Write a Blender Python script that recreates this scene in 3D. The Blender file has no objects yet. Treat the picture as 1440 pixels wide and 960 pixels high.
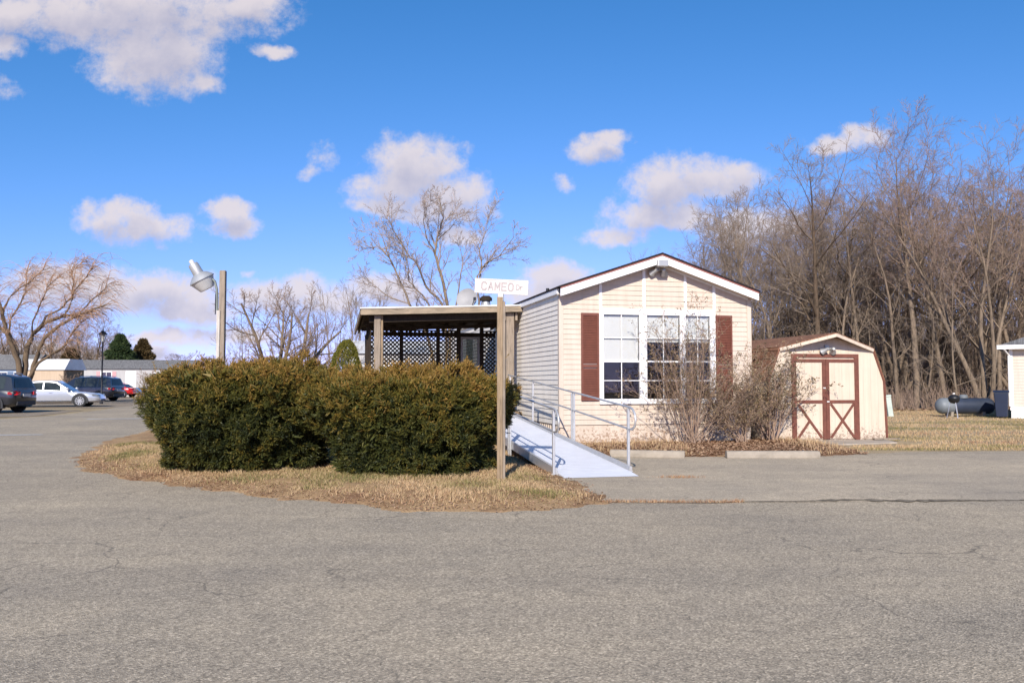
import bpy, math, random
import numpy as np
from mathutils import Vector, Matrix

R = math.radians
scene = bpy.context.scene
COL = scene.collection
random.seed(7)
rng = np.random.default_rng(7)

# ------------------------------------------------------------------ camera model
F = 1185.0; HZ = 537.0; EYE = 1.35
PITCH = math.atan((HZ - 480) / F)


def ray(px, py):
    x = (px - 720) / F
    y = -(py - 480) / F
    return (x, math.cos(PITCH) - y * math.sin(PITCH), math.sin(PITCH) + y * math.cos(PITCH))


def at(px, py, Y):
    r = ray(px, py); s = Y / r[1]
    return Vector((r[0] * s, Y, EYE + r[2] * s))


def gnd(px, py, z=0.0):
    r = ray(px, py); s = (z - EYE) / r[2]
    return Vector((r[0] * s, r[1] * s, z))


# ------------------------------------------------------------------ object helpers
def thing(name, label, cat, loc=(0, 0, 0), rz=0.0, group=None):
    o = bpy.data.objects.new(name, None)
    o.empty_display_size = 0.2
    COL.objects.link(o)
    o.location = loc
    o.rotation_euler = (0, 0, rz)
    o['label'] = label; o['category'] = cat
    if group: o['group'] = group
    return o


def tag(o, label, cat, group=None):
    o['label'] = label; o['category'] = cat
    if group: o['group'] = group
    return o


def dup(root, loc, rz, scale, label, group):
    r = root.copy(); COL.objects.link(r)
    r.location = loc; r.rotation_euler = (0, 0, rz); r.scale = scale
    r['label'] = label; r['group'] = group
    for ch in list(root.children):
        c = ch.copy(); COL.objects.link(c); c.parent = r
        for g in list(ch.children):
            d = g.copy(); COL.objects.link(d); d.parent = c
    return r


def link_mesh(name, me, mats, parent=None):
    o = bpy.data.objects.new(name, me)
    COL.objects.link(o)
    if not isinstance(mats, (list, tuple)): mats = [mats]
    for m in mats: me.materials.append(m)
    if parent is not None: o.parent = parent
    return o


def np_mesh(name, V, faces_list, mats, parent=None, smooth=False, tint=None):
    """V (n,3); faces_list: list of int arrays (m,k)."""
    me = bpy.data.meshes.new(name)
    V = np.ascontiguousarray(V, dtype=np.float32)
    me.vertices.add(len(V)); me.vertices.foreach_set('co', V.ravel())
    loops = np.concatenate([f.ravel() for f in faces_list]).astype(np.int32)
    tot = np.concatenate([np.full(len(f), f.shape[1]) for f in faces_list]).astype(np.int32)
    start = np.concatenate([[0], np.cumsum(tot)[:-1]]).astype(np.int32)
    me.loops.add(len(loops)); me.loops.foreach_set('vertex_index', loops)
    me.polygons.add(len(tot)); me.polygons.foreach_set('loop_start', start)
    me.polygons.foreach_set('loop_total', tot)
    if smooth: me.polygons.foreach_set('use_smooth', np.ones(len(tot), dtype=bool))
    if tint is not None:
        a = me.attributes.new('tint', 'FLOAT', 'POINT')
        a.data.foreach_set('value', np.ascontiguousarray(tint, dtype=np.float32))
    me.update(calc_edges=True)
    return link_mesh(name, me, mats, parent)


class MB:
    def __init__(self): self.v = []; self.f = []; self.m = []

    def add(self, vs, fs, mi=0, M=None):
        b = len(self.v)
        for p in vs:
            p = Vector(p)
            self.v.append(M @ p if M is not None else p)
        for f in fs:
            self.f.append([b + i for i in f]); self.m.append(mi)
        return self

    def box(self, a, b, mi=0, M=None):
        x0, y0, z0 = a; x1, y1, z1 = b
        vs = [(x0, y0, z0), (x1, y0, z0), (x1, y1, z0), (x0, y1, z0), (x0, y0, z1), (x1, y0, z1), (x1, y1, z1), (x0, y1, z1)]
        return self.add(vs, [(0, 3, 2, 1), (4, 5, 6, 7), (0, 1, 5, 4), (1, 2, 6, 5), (2, 3, 7, 6), (3, 0, 4, 7)], mi, M)

    def poly(self, pts, mi=0, M=None): return self.add(pts, [list(range(len(pts)))], mi, M)

    def prism(self, pts, off, mi=0, M=None):
        """closed polygon pts extruded by vector off"""
        n = len(pts); off = Vector(off)
        vs = [Vector(p) for p in pts] + [Vector(p) + off for p in pts]
        fs = [list(range(n))[::-1], list(range(n, 2 * n))] + [(i, (i + 1) % n, n + (i + 1) % n, n + i) for i in range(n)]
        return self.add(vs, fs, mi, M)

    def beam(self, p, q, w, h, mi=0, up=(0, 0, 1), M=None):
        """rectangular bar from p to q: w across, h along up"""
        p = Vector(p); q = Vector(q); d = (q - p).normalized(); up = Vector(up)
        s = d.cross(up).normalized(); u = s.cross(d).normalized()
        vs = []
        for c in (p, q):
            for a, b in ((-1, -1), (1, -1), (1, 1), (-1, 1)):
                vs.append(c + s * (a * w / 2) + u * (b * h / 2))
        return self.add(vs, [(0, 3, 2, 1), (4, 5, 6, 7), (0, 1, 5, 4), (1, 2, 6, 5), (2, 3, 7, 6), (3, 0, 4, 7)], mi, M)

    def tube(self, pts, rad, n=8, mi=0, cap=True, M=None):
        pts = [Vector(p) for p in pts]
        if not isinstance(rad, (list, tuple)): rad = [rad] * len(pts)
        vs = []; fs = []
        ref = None
        for i, p in enumerate(pts):
            t = (pts[min(i + 1, len(pts) - 1)] - pts[max(i - 1, 0)]).normalized()
            if ref is None:
                ref = Vector((1, 0, 0)) if abs(t.z) > .8 else Vector((0, 0, 1))
            u = t.cross(ref).normalized(); w = t.cross(u).normalized()
            ref = u.cross(t) * 1.0
            for k in range(n):
                a = 2 * math.pi * k / n
                vs.append(p + (u * math.cos(a) + w * math.sin(a)) * rad[i])
        for i in range(len(pts) - 1):
            for k in range(n):
                k2 = (k + 1) % n
                fs.append((i * n + k, i * n + k2, (i + 1) * n + k2, (i + 1) * n + k))
        if cap:
            fs.append(list(range(n))[::-1]); fs.append([(len(pts) - 1) * n + k for k in range(n)])
        return self.add(vs, fs, mi, M)

    def lathe(self, prof, n=20, mi=0, M=None):
        """prof: (r,z) list around local z"""
        vs = []; fs = []
        for r, z in prof:
            for k in range(n):
                a = 2 * math.pi * k / n
                vs.append((r * math.cos(a), r * math.sin(a), z))
        for i in range(len(prof) - 1):
            for k in range(n):
                k2 = (k + 1) % n
                fs.append((i * n + k, i * n + k2, (i + 1) * n + k2, (i + 1) * n + k))
        fs.append(list(range(n))[::-1]); fs.append([(len(prof) - 1) * n + k for k in range(n)])
        return self.add(vs, fs, mi, M)

    def build(self, name, mats, parent=None, smooth=0, bevel=0):
        me = bpy.data.meshes.new(name)
        me.from_pydata([tuple(v) for v in self.v], [], self.f)
        if len(self.m) and max(self.m) > 0:
            me.polygons.foreach_set('material_index', self.m)
        if smooth:
            me.polygons.foreach_set('use_smooth', [True] * len(self.f))
            me.set_sharp_from_angle(angle=R(smooth))
        me.update()
        o = link_mesh(name, me, mats, parent)
        if bevel:
            b = o.modifiers.new('bevel', 'BEVEL'); b.width = bevel; b.segments = 2; b.limit_method = 'ANGLE'
        return o


# ------------------------------------------------------------------ materials
def nodes_of(m):
    m.use_nodes = True
    nt = m.node_tree
    return nt, nt.nodes, nt.links


def ramp(N, L, src, stops):
    r = N.new('ShaderNodeValToRGB')
    el = r.color_ramp.elements
    el[0].position = stops[0][0]; el[0].color = (*stops[0][1], 1)
    el[1].position = stops[1][0]; el[1].color = (*stops[1][1], 1)
    for p, c in stops[2:]:
        e = el.new(p); e.color = (*c, 1)
    L.new(src, r.inputs[0])
    return r.outputs[0]


def mixc(N, L, fac, a, b, mode='MIX'):
    m = N.new('ShaderNodeMix'); m.data_type = 'RGBA'; m.blend_type = mode
    if isinstance(fac, (int, float)): m.inputs[0].default_value = fac
    else: L.new(fac, m.inputs[0])
    for k, s in ((6, a), (7, b)):
        if isinstance(s, tuple): m.inputs[k].default_value = (*s[:3], 1)
        else: L.new(s, m.inputs[k])
    return m.outputs[2]


def noise(N, L, vec, scale, detail=4, rough=.55, dist=0):
    n = N.new('ShaderNodeTexNoise'); n.inputs['Scale'].default_value = scale
    n.inputs['Detail'].default_value = detail; n.inputs['Roughness'].default_value = rough
    n.inputs['Distortion'].default_value = dist
    if vec is not None: L.new(vec, n.inputs['Vector'])
    return n.outputs['Fac']


def coords(N, L, scale=(1, 1, 1), kind='Object'):
    t = N.new('ShaderNodeTexCoord')
    mp = N.new('ShaderNodeMapping'); mp.inputs['Scale'].default_value = scale
    L.new(t.outputs[kind], mp.inputs['Vector'])
    return mp.outputs[0]


def rampf(N, L, src, lo, hi):
    m = N.new('ShaderNodeMapRange'); m.inputs[1].default_value = lo; m.inputs[2].default_value = hi
    L.new(src, m.inputs[0])
    return m.outputs[0]


def bump(N, L, h, strength=.3, dist=.01):
    b = N.new('ShaderNodeBump'); b.inputs['Strength'].default_value = strength; b.inputs['Distance'].default_value = dist
    L.new(h, b.inputs['Height'])
    return b.outputs[0]


def mat(name, c, rough=.6, metal=0., var=.12, vscale=4., c2=None, stretch=(1, 1, 1), bmp=0., bscale=60., spec=.5, coat=0.):
    m = bpy.data.materials.new(name)
    nt, N, L = nodes_of(m)
    p = N['Principled BSDF']
    p.inputs['Roughness'].default_value = rough; p.inputs['Metallic'].default_value = metal
    p.inputs['Specular IOR Level'].default_value = spec
    if coat: p.inputs['Coat Weight'].default_value = coat; p.inputs['Coat Roughness'].default_value = .05
    v = coords(N, L, stretch)
    f = noise(N, L, v, vscale, 6, .6)
    a = tuple(x * (1 - var) for x in c); b = c2 if c2 else tuple(min(1, x * (1 + var)) for x in c)
    L.new(ramp(N, L, f, [(.3, a), (.7, b)]), p.inputs['Base Color'])
    if bmp:
        L.new(bump(N, L, noise(N, L, v, bscale, 4), bmp), p.inputs['Normal'])
    return m


def mat_tint(name, stops, rough=.6, trans=0.):
    m = bpy.data.materials.new(name)
    nt, N, L = nodes_of(m)
    p = N['Principled BSDF']; p.inputs['Roughness'].default_value = rough
    p.inputs['Specular IOR Level'].default_value = .3
    a = N.new('ShaderNodeAttribute'); a.attribute_name = 'tint'
    c = ramp(N, L, a.outputs['Fac'], stops)
    L.new(c, p.inputs['Base Color'])
    if trans:
        t = N.new('ShaderNodeBsdfTranslucent'); L.new(c, t.inputs[0])
        mx = N.new('ShaderNodeMixShader'); mx.inputs[0].default_value = trans
        L.new(p.outputs[0], mx.inputs[1]); L.new(t.outputs[0], mx.inputs[2])
        L.new(mx.outputs[0], N['Material Output'].inputs[0])
    return m


def mat_asphalt(name, base, speck=1.0, warm=0.):
    m = bpy.data.materials.new(name)
    nt, N, L = nodes_of(m)
    p = N['Principled BSDF']; p.inputs['Roughness'].default_value = .9; p.inputs['Specular IOR Level'].default_value = .25
    v = coords(N, L)
    # aggregate: each stone its own grey
    vo = N.new('ShaderNodeTexVoronoi'); vo.inputs['Scale'].default_value = 105; L.new(v, vo.inputs['Vector'])
    sx = N.new('ShaderNodeSeparateColor'); L.new(vo.outputs['Color'], sx.inputs[0])
    b = base
    agg = ramp(N, L, sx.outputs[0], [(0.0, tuple(x * (1 - .55 * speck) for x in b)), (.45, b),
                                     (.8, tuple(x * (1 + .25 * speck) for x in b)), (.97, tuple(min(1, x * (1 + 1.0 * speck)) for x in b))])
    vo2 = N.new('ShaderNodeTexVoronoi'); vo2.inputs['Scale'].default_value = 48; L.new(v, vo2.inputs['Vector'])
    s2 = N.new('ShaderNodeSeparateColor'); L.new(vo2.outputs['Color'], s2.inputs[0])
    agg = mixc(N, L, .30 * speck, agg, ramp(N, L, s2.outputs[1], [(0., tuple(x * .55 for x in b)), (1., tuple(x * 1.45 for x in b))]))
    # worn and stained areas
    big = noise(N, L, v, .35, 5, .6, .4)
    agg = mixc(N, L, 1.0, agg, ramp(N, L, big, [(.3, (.82, .82, .84)), (.7, (1.14, 1.11, 1.07))]), 'MULTIPLY')
    vs = coords(N, L, (.12, .9, 1))
    streak = noise(N, L, vs, 1.6, 5, .6)
    agg = mixc(N, L, 1.0, agg, ramp(N, L, streak, [(.3, (.88, .88, .89)), (.68, (1.08, 1.07, 1.05))]), 'MULTIPLY')
    mid = noise(N, L, v, 5., 5, .7)
    agg = mixc(N, L, 1.0, agg, ramp(N, L, mid, [(.25, (.86, .86, .86)), (.75, (1.1, 1.09, 1.08))]), 'MULTIPLY')
    # fine cracks, only in places
    nv = N.new('ShaderNodeTexNoise'); nv.inputs['Scale'].default_value = 2.2; nv.inputs['Detail'].default_value = 5; L.new(v, nv.inputs['Vector'])
    ad = N.new('ShaderNodeVectorMath'); ad.operation = 'MULTIPLY_ADD'; L.new(nv.outputs['Color'], ad.inputs[0])
    ad.inputs[1].default_value = (.5, .5, .5); L.new(v, ad.inputs[2])
    cr = N.new('ShaderNodeTexVoronoi'); cr.feature = 'DISTANCE_TO_EDGE'; cr.inputs['Scale'].default_value = .8; L.new(ad.outputs[0], cr.inputs['Vector'])
    line = rampf(N, L, cr.outputs['Distance'], .010, .003)
    where = rampf(N, L, noise(N, L, v, .45, 3), .44, .60)
    mm = N.new('ShaderNodeMath'); mm.operation = 'MULTIPLY'; L.new(line, mm.inputs[0]); L.new(where, mm.inputs[1])
    m3 = N.new('ShaderNodeMath'); m3.operation = 'MULTIPLY'; L.new(mm.outputs[0], m3.inputs[0]); m3.inputs[1].default_value = .5
    agg = mixc(N, L, m3.outputs[0], agg, (.05, .045, .04))
    L.new(agg, p.inputs['Base Color'])
    L.new(bump(N, L, vo.outputs['Distance'], .35 * speck, .012), p.inputs['Normal'])
    return m


def mat_ground(name, stops, scale=1.2, fine=40., bm=.6):
    m = bpy.data.materials.new(name)
    nt, N, L = nodes_of(m)
    p = N['Principled BSDF']; p.inputs['Roughness'].default_value = .95; p.inputs['Specular IOR Level'].default_value = .1
    v = coords(N, L)
    a = noise(N, L, v, scale, 8, .65, .3)
    c = ramp(N, L, a, stops)
    f = noise(N, L, v, fine, 5, .7)
    c = mixc(N, L, 1.0, c, ramp(N, L, f, [(.25, (.55, .55, .55)), (.7, (1.25, 1.25, 1.25))]), 'MULTIPLY')
    L.new(c, p.inputs['Base Color'])
    L.new(bump(N, L, f, bm, .03), p.inputs['Normal'])
    return m


def mat_wood(name, c, stretch=(12, 12, 1), dark=.45, rough=.8):
    m = bpy.data.materials.new(name)
    nt, N, L = nodes_of(m)
    p = N['Principled BSDF']; p.inputs['Roughness'].default_value = rough; p.inputs['Specular IOR Level'].default_value = .2
    v = coords(N, L, stretch)
    f = noise(N, L, v, 3, 8, .7, .6)
    g = noise(N, L, coords(N, L), 1.5, 4)
    col = ramp(N, L, f, [(.3, tuple(x * dark for x in c)), (.5, c), (.75, tuple(min(1, x * 1.25) for x in c))])
    col = mixc(N, L, 1., col, ramp(N, L, g, [(.3, (.8, .8, .8)), (.7, (1.15, 1.12, 1.08))]), 'MULTIPLY')
    L.new(col, p.inputs['Base Color'])
    L.new(bump(N, L, f, .4, .01), p.inputs['Normal'])
    return m


def mat_painted(name, c, dirt=(.3, .2, .12), amount=.5, speckz=None, groove=None, rough=.6):
    """painted wall with weathering; groove = spacing of vertical board grooves in object x"""
    m = bpy.data.materials.new(name)
    nt, N, L = nodes_of(m)
    p = N['Principled BSDF']; p.inputs['Roughness'].default_value = rough; p.inputs['Specular IOR Level'].default_value = .3
    v = coords(N, L)
    f = noise(N, L, v, 1.4, 6, .65)
    col = ramp(N, L, f, [(.3, tuple(x * .9 for x in c)), (.7, c)])
    st = noise(N, L, coords(N, L, (7, 7, .5)), 1.5, 5, .6)
    col = mixc(N, L, 1., col, ramp(N, L, st, [(.3, (.9, .89, .87)), (.6, (1, 1, 1))]), 'MULTIPLY')
    if speckz:
        t = N.new('ShaderNodeTexCoord'); s = N.new('ShaderNodeSeparateXYZ'); L.new(t.outputs['Object'], s.inputs[0])
        low = rampf(N, L, s.outputs[2], speckz, 0.02)
        n1 = noise(N, L, v, 16, 6, .75, .5)
        k = N.new('ShaderNodeMath'); k.operation = 'MULTIPLY_ADD'; L.new(low, k.inputs[0]); k.inputs[1].default_value = .23; L.new(n1, k.inputs[2])
        fac = rampf(N, L, k.outputs[0], .66, .72)
        fm = N.new('ShaderNodeMath'); fm.operation = 'MULTIPLY'; L.new(fac, fm.inputs[0]); fm.inputs[1].default_value = amount
        col = mixc(N, L, fm.outputs[0], col, dirt)
    if groove:
        t = N.new('ShaderNodeTexCoord'); s = N.new('ShaderNodeSeparateXYZ'); L.new(t.outputs['Object'], s.inputs[0])
        w = N.new('ShaderNodeMath'); w.operation = 'PINGPONG'; L.new(s.outputs[0], w.inputs[0]); w.inputs[1].default_value = groove / 2
        gr = rampf(N, L, w.outputs[0], .0, .006)
        L.new(bump(N, L, gr, .8, .006), p.inputs['Normal'])
    L.new(col, p.inputs['Base Color'])
    return m


def mat_shingle(name, c, s=.14):
    m = bpy.data.materials.new(name)
    nt, N, L = nodes_of(m)
    p = N['Principled BSDF']; p.inputs['Roughness'].default_value = .95; p.inputs['Specular IOR Level'].default_value = .15
    v = coords(N, L)
    br = N.new('ShaderNodeTexBrick'); br.inputs['Scale'].default_value = 1 / (s * 2); br.inputs['Mortar Size'].default_value = .015
    br.inputs['Color1'].default_value = (*[x * .75 for x in c], 1); br.inputs['Color2'].default_value = (*[x * 1.25 for x in c], 1)
    br.inputs['Mortar'].default_value = (*[x * .3 for x in c], 1)
    mp = N.new('ShaderNodeMapping'); mp.inputs['Rotation'].default_value = (0, 0, R(90)); L.new(v, mp.inputs[0]); L.new(mp.outputs[0], br.inputs['Vector'])
    f = noise(N, L, v, 90, 3, .7)
    col = mixc(N, L, 1., br.outputs['Color'], ramp(N, L, f, [(.3, (.7, .7, .7)), (.7, (1.3, 1.3, 1.3))]), 'MULTIPLY')
    L.new(col, p.inputs['Base Color'])
    return m


def mat_glass(name, tint=(.9, .92, .92), base=.08):
    m = bpy.data.materials.new(name)
    nt, N, L = nodes_of(m)
    N.remove(N['Principled BSDF'])
    tr = N.new('ShaderNodeBsdfTransparent'); tr.inputs[0].default_value = (*tint, 1)
    gl = N.new('ShaderNodeBsdfGlossy'); gl.inputs['Roughness'].default_value = .02
    fr = N.new('ShaderNodeFresnel'); fr.inputs[0].default_value = 1.5
    a = N.new('ShaderNodeMath'); a.operation = 'ADD'; a.use_clamp = True; L.new(fr.outputs[0], a.inputs[0]); a.inputs[1].default_value = base
    mx = N.new('ShaderNodeMixShader'); L.new(a.outputs[0], mx.inputs[0]); L.new(tr.outputs[0], mx.inputs[1]); L.new(gl.outputs[0], mx.inputs[2])
    L.new(mx.outputs[0], N['Material Output'].inputs[0])
    return m


M = {}
M['asphalt'] = mat_asphalt('asphalt_road', (.352, .296, .216))
M['drive'] = mat_asphalt('asphalt_driveway', (.40, .335, .245), .6)
M['seam'] = mat_ground('seam_dirt', [(.35, (.09, .08, .065)), (.5, (.20, .165, .12)), (.65, (.30, .25, .18))], 9)
M['lawn'] = mat_ground('dry_lawn', [(.30, (.19, .14, .075)), (.45, (.34, .26, .155)), (.6, (.42, .325, .20)), (.72, (.21, .19, .085))], .55, 18)
M['soil'] = mat_ground('island_soil', [(.3, (.22, .12, .065)), (.5, (.36, .23, .12)), (.7, (.42, .28, .15))], 1.5, 45)
M['mulch'] = mat_ground('leaf_mulch', [(.3, (.10, .055, .03)), (.5, (.22, .12, .065)), (.7, (.34, .23, .12))], 4, 60)
M['gravel'] = mat_ground('gravel', [(.3, (.22, .17, .12)), (.6, (.33, .27, .20))], 3, 60)
M['concrete'] = mat('concrete', (.30, .255, .20), .9, var=.2, vscale=6, bmp=.3)
M['slab'] = mat('slab_concrete', (.34, .29, .23), .9, var=.25, vscale=3, bmp=.3)
M['white_line'] = mat('worn_white_paint', (.55, .54, .52), .8, var=.3, vscale=8)
M['siding_front'] = mat_painted('cream_siding', (.62, .515, .415))
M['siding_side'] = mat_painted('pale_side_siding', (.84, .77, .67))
M['skirt_front'] = mat_painted('cream_skirting', (.62, .515, .415), (.25, .15, .09), .75, .75)
M['white_trim'] = mat('white_trim', (.80, .78, .75), .5, var=.05)
M['soffit'] = mat('soffit', (.62, .52, .40), .6, var=.05)
M['maroon'] = mat('maroon_paint', (.150, .047, .027), .55, var=.15, vscale=8)
M['shed_brown'] = mat('brown_trim', (.15, .05, .03), .65, var=.25, vscale=9)
M['shed_cream'] = mat_painted('shed_cream', (.66, .545, .42), (.2, .13, .09), .7, .55, .19)
M['roof_dark'] = mat_shingle('dark_shingles', (.030, .022, .022))
M['roof_brown'] = mat_shingle('brown_shingles', (.22, .11, .065))
M['roof_grey'] = mat_shingle('grey_shingles', (.17, .165, .16))
M['drip'] = mat('red_drip_edge', (.33, .12, .09), .6)
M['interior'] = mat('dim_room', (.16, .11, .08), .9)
M['blind'] = mat('blind_slats', (.84, .82, .79), .6, var=.04)
M['glass'] = mat_glass('window_glass', (.93, .94, .94), .0)
M['car_glass'] = mat_glass('car_glass', (.25, .28, .28), .06)
M['wood_grey'] = mat_wood('weathered_post', (.27, .22, .17))
M['wood_x'] = mat_wood('weathered_fascia', (.30, .24, .17), (1, 12, 12))
M['wood_sign'] = mat_wood('sign_post_wood', (.28, .205, .13), (14, 14, 1.2))
M['wood_dark'] = mat_wood('shade_dark_wood', (.034, .024, .016))  # porch shade put into the colour of this wood
M['lattice'] = mat_wood('lattice_wood', (.04, .03, .022), (3, 3, 3))  # near black: backlit silhouette put into the lattice colour
M['porch_floor'] = mat_wood('porch_floor', (.2, .15, .1), (1, 10, 10))
M['tin'] = mat('tin_roof', (.5, .5, .5), .45, .6)
M['alu'] = mat('aluminium', (.56, .55, .54), .42, .55, .10, 14)
M['alu_deck'] = mat('aluminium_deck', (.78, .79, .83), .5, .25, .05)
M['galv'] = mat('galvanised', (.44, .44, .43), .5, .5, .08, 3)
M['dish_grey'] = mat('dish_grey', (.30, .29, .28), .6)
M['dish_pale'] = mat_wood('pale_board', (.50, .46, .41))
M['arm'] = mat('oxidised_arm', (.17, .19, .17), .6, .3, .2, 6)
M['lens'] = mat('lamp_lens', (.62, .60, .56), .25, 0, .1)
M['sign_white'] = mat('sign_white', (.56, .525, .48), .5, var=.06)
M['sign_letter'] = mat('faded_letters', (.36, .305, .295), .6, var=.06)
M['black'] = mat('black_metal', (.018, .018, .02), .45, .3)
M['rubber'] = mat('tyre_rubber', (.02, .02, .02), .85)
M['rim'] = mat('alloy_rim', (.62, .62, .64), .3, .8)
M['tank'] = mat('tank_paint', (.030, .040, .065), .45, .1, .2, 2.5)
M['tank_pale'] = mat('tank_pale_paint', (.16, .175, .185), .6, .1, .2, 2.5)
M['bin_blue'] = mat('bin_plastic', (.012, .02, .045), .5)
M['pedestal'] = mat('pedestal_green', (.45, .50, .43), .6)
M['red_light'] = mat('tail_lamp', (.45, .01, .015), .2, coat=.5)
M['clear_light'] = mat('head_lamp', (.16, .165, .17), .15, coat=.5)
M['paint_grey'] = mat('dark_grey_paint', (.018, .019, .022), .3, .5, .05, coat=1)
M['paint_silver'] = mat('silver_paint', (.46, .47, .50), .28, .45, .03, coat=1)
M['paint_navy'] = mat('black_paint', (.012, .014, .02), .25, .3, .05, coat=1)
M['paint_red'] = mat('red_paint', (.55, .01, .015), .3, .1, .05, coat=1)
M['chrome'] = mat('chrome', (.7, .7, .7), .15, 1.)
M['plastic_dark'] = mat('dark_plastic', (.02, .02, .022), .6)
M['home_white'] = mat_painted('white_home', (.44, .425, .415))
M['home_pink'] = mat('pink_shutter', (.55, .28, .28), .6)
M['home_beige'] = mat_painted('beige_shed', (.52, .40, .28))
M['home_blue'] = mat_painted('blue_home', (.20, .26, .36))
M['tin_white'] = mat('white_metal_roof', (.66, .64, .60), .4, .2)
M['home_cream'] = mat_painted('neighbour_cream', (.62, .54, .45))
M['bark'] = mat_wood('bark_grey', (.20, .152, .108), (5, 5, .8), .26, .95)
M['bark2'] = mat_wood('bark_brown', (.11, .08, .055), (5, 5, .8), .3, .95)
M['bark_willow'] = mat_wood('bark_willow', (.15, .108, .07), (5, 5, 1.5), .5, .95)
M['twig'] = mat('twig_grey', (.235, .18, .13), .9, var=.3, vscale=1.2)
M['twig_red'] = mat('twig_reddish', (.265, .185, .135), .9, var=.3, vscale=1.2)
M['twig_pale'] = mat('twig_pale', (.34, .27, .225), .9, var=.25, vscale=1.5)
M['twig_willow'] = mat('twig_willow', (.42, .255, .155), .9, var=.25, vscale=1.5)
M['twig_far'] = mat('twig_far', (.235, .17, .12), .9, var=.25, vscale=.3)
M['bush_stem'] = mat('bush_stem', (.30, .205, .145), .9, var=.3, vscale=5)
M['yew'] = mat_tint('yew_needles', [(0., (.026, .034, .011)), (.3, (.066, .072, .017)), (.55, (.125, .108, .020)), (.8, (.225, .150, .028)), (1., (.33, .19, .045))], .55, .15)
M['dome'] = mat_tint('golden_conifer', [(0., (.09, .095, .014)), (.6, (.20, .185, .026)), (1., (.28, .23, .04))], .6, .2)
M['fir'] = mat_tint('fir_needles', [(0., (.02, .036, .014)), (.6, (.05, .078, .026)), (1., (.09, .115, .036))], .6, .1)
M['fir_brown'] = mat_tint('cedar_needles', [(0., (.05, .035, .014)), (.6, (.10, .065, .025)), (1., (.15, .095, .035))], .6, .1)
M['grass'] = mat_tint('winter_grass', [(0., (.12, .135, .04)), (.25, (.27, .225, .085)), (.5, (.47, .335, .18)), (.78, (.58, .41, .235)), (1., (.36, .20, .11))], .8, .2)
M['litter'] = mat_tint('leaf_litter', [(0., (.17, .085, .045)), (.5, (.33, .19, .11)), (1., (.46, .31, .19))], .8, .1)
M['bush_leaf'] = mat_tint('bush_leaves', [(0., (.09, .08, .035)), (.4, (.20, .145, .075)), (.75, (.34, .225, .125)), (1., (.48, .36, .22))], .7, .25)


# ------------------------------------------------------------------ numeric helpers
def vnoise(P, scale, seed=0):
    """cheap 3-D value noise, P (n,3) -> (n,) in 0..1"""
    Q = P * scale + seed * 17.13
    I = np.floor(Q).astype(np.int64); Fr = Q - I; Fr = Fr * Fr * (3 - 2 * Fr)

    def h(i, j, k):
        n = (i * 374761393 + j * 668265263 + k * 2147483647 + seed * 974711) & 0xffffffff
        n = ((n ^ (n >> 13)) * 1274126177) & 0xffffffff
        return ((n ^ (n >> 16)) & 0xffff) / 65535.0
    out = np.zeros(len(P))
    for dx in (0, 1):
        for dy in (0, 1):
            for dz in (0, 1):
                w = (Fr[:, 0] if dx else 1 - Fr[:, 0]) * (Fr[:, 1] if dy else 1 - Fr[:, 1]) * (Fr[:, 2] if dz else 1 - Fr[:, 2])
                out += w * h(I[:, 0] + dx, I[:, 1] + dy, I[:, 2] + dz)
    return out


def basis(D):
    """unit dirs (n,3) -> two perpendiculars"""
    ref = np.where(np.abs(D[:, 2:3]) > .85, np.array([[1., 0, 0]]), np.array([[0, 0, 1.]]))
    U = np.cross(D, ref); U /= np.linalg.norm(U, axis=1, keepdims=True) + 1e-9
    return U, np.cross(D, U)


def tubes(pts, rad, sides):
    """pts (B,N,3), rad (B,N) -> V, quads"""
    B, Np, _ = pts.shape
    T = np.gradient(pts, axis=1)
    T /= np.linalg.norm(T, axis=2, keepdims=True) + 1e-9
    U, W = basis(T.reshape(-1, 3))
    U = U.reshape(B, Np, 3); W = W.reshape(B, Np, 3)
    a = np.arange(sides) * 2 * math.pi / sides
    V = pts[:, :, None, :] + rad[:, :, None, None] * (U[:, :, None, :] * np.cos(a)[None, None, :, None] + W[:, :, None, :] * np.sin(a)[None, None, :, None])
    b = np.arange(B)[:, None, None] * (Np * sides); i = np.arange(Np - 1)[None, :, None] * sides
    k = np.arange(sides)[None, None, :]; k2 = (k + 1) % sides
    Q = np.stack([b + i + k, b + i + k2, b + i + sides + k2, b + i + sides + k], -1).reshape(-1, 4)
    return V.reshape(-1, 3), Q


def poly_mesh(name, polys, sides_of, mats, parent, smooth=True):
    """polys: list of (pts list, radii list, level)"""
    groups = {}
    for p, r, lev in polys:
        groups.setdefault((len(p), sides_of(lev)), []).append((p, r))
    Vs, Fs, off = [], [], 0
    for (n, s), items in groups.items():
        V, Q = tubes(np.array([i[0] for i in items], dtype=float), np.array([i[1] for i in items], dtype=float), s)
        Vs.append(V); Fs.append(Q + off); off += len(V)
    return np_mesh(name, np.concatenate(Vs), [np.concatenate(Fs)], mats, parent, smooth)


def poly_arrays(polys, s):
    return tubes(np.array([p[0] for p in polys], dtype=float), np.array([p[1] for p in polys], dtype=float), s)


def rot_about(d, axis, a):
    return Matrix.Rotation(a, 3, axis) @ d


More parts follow.
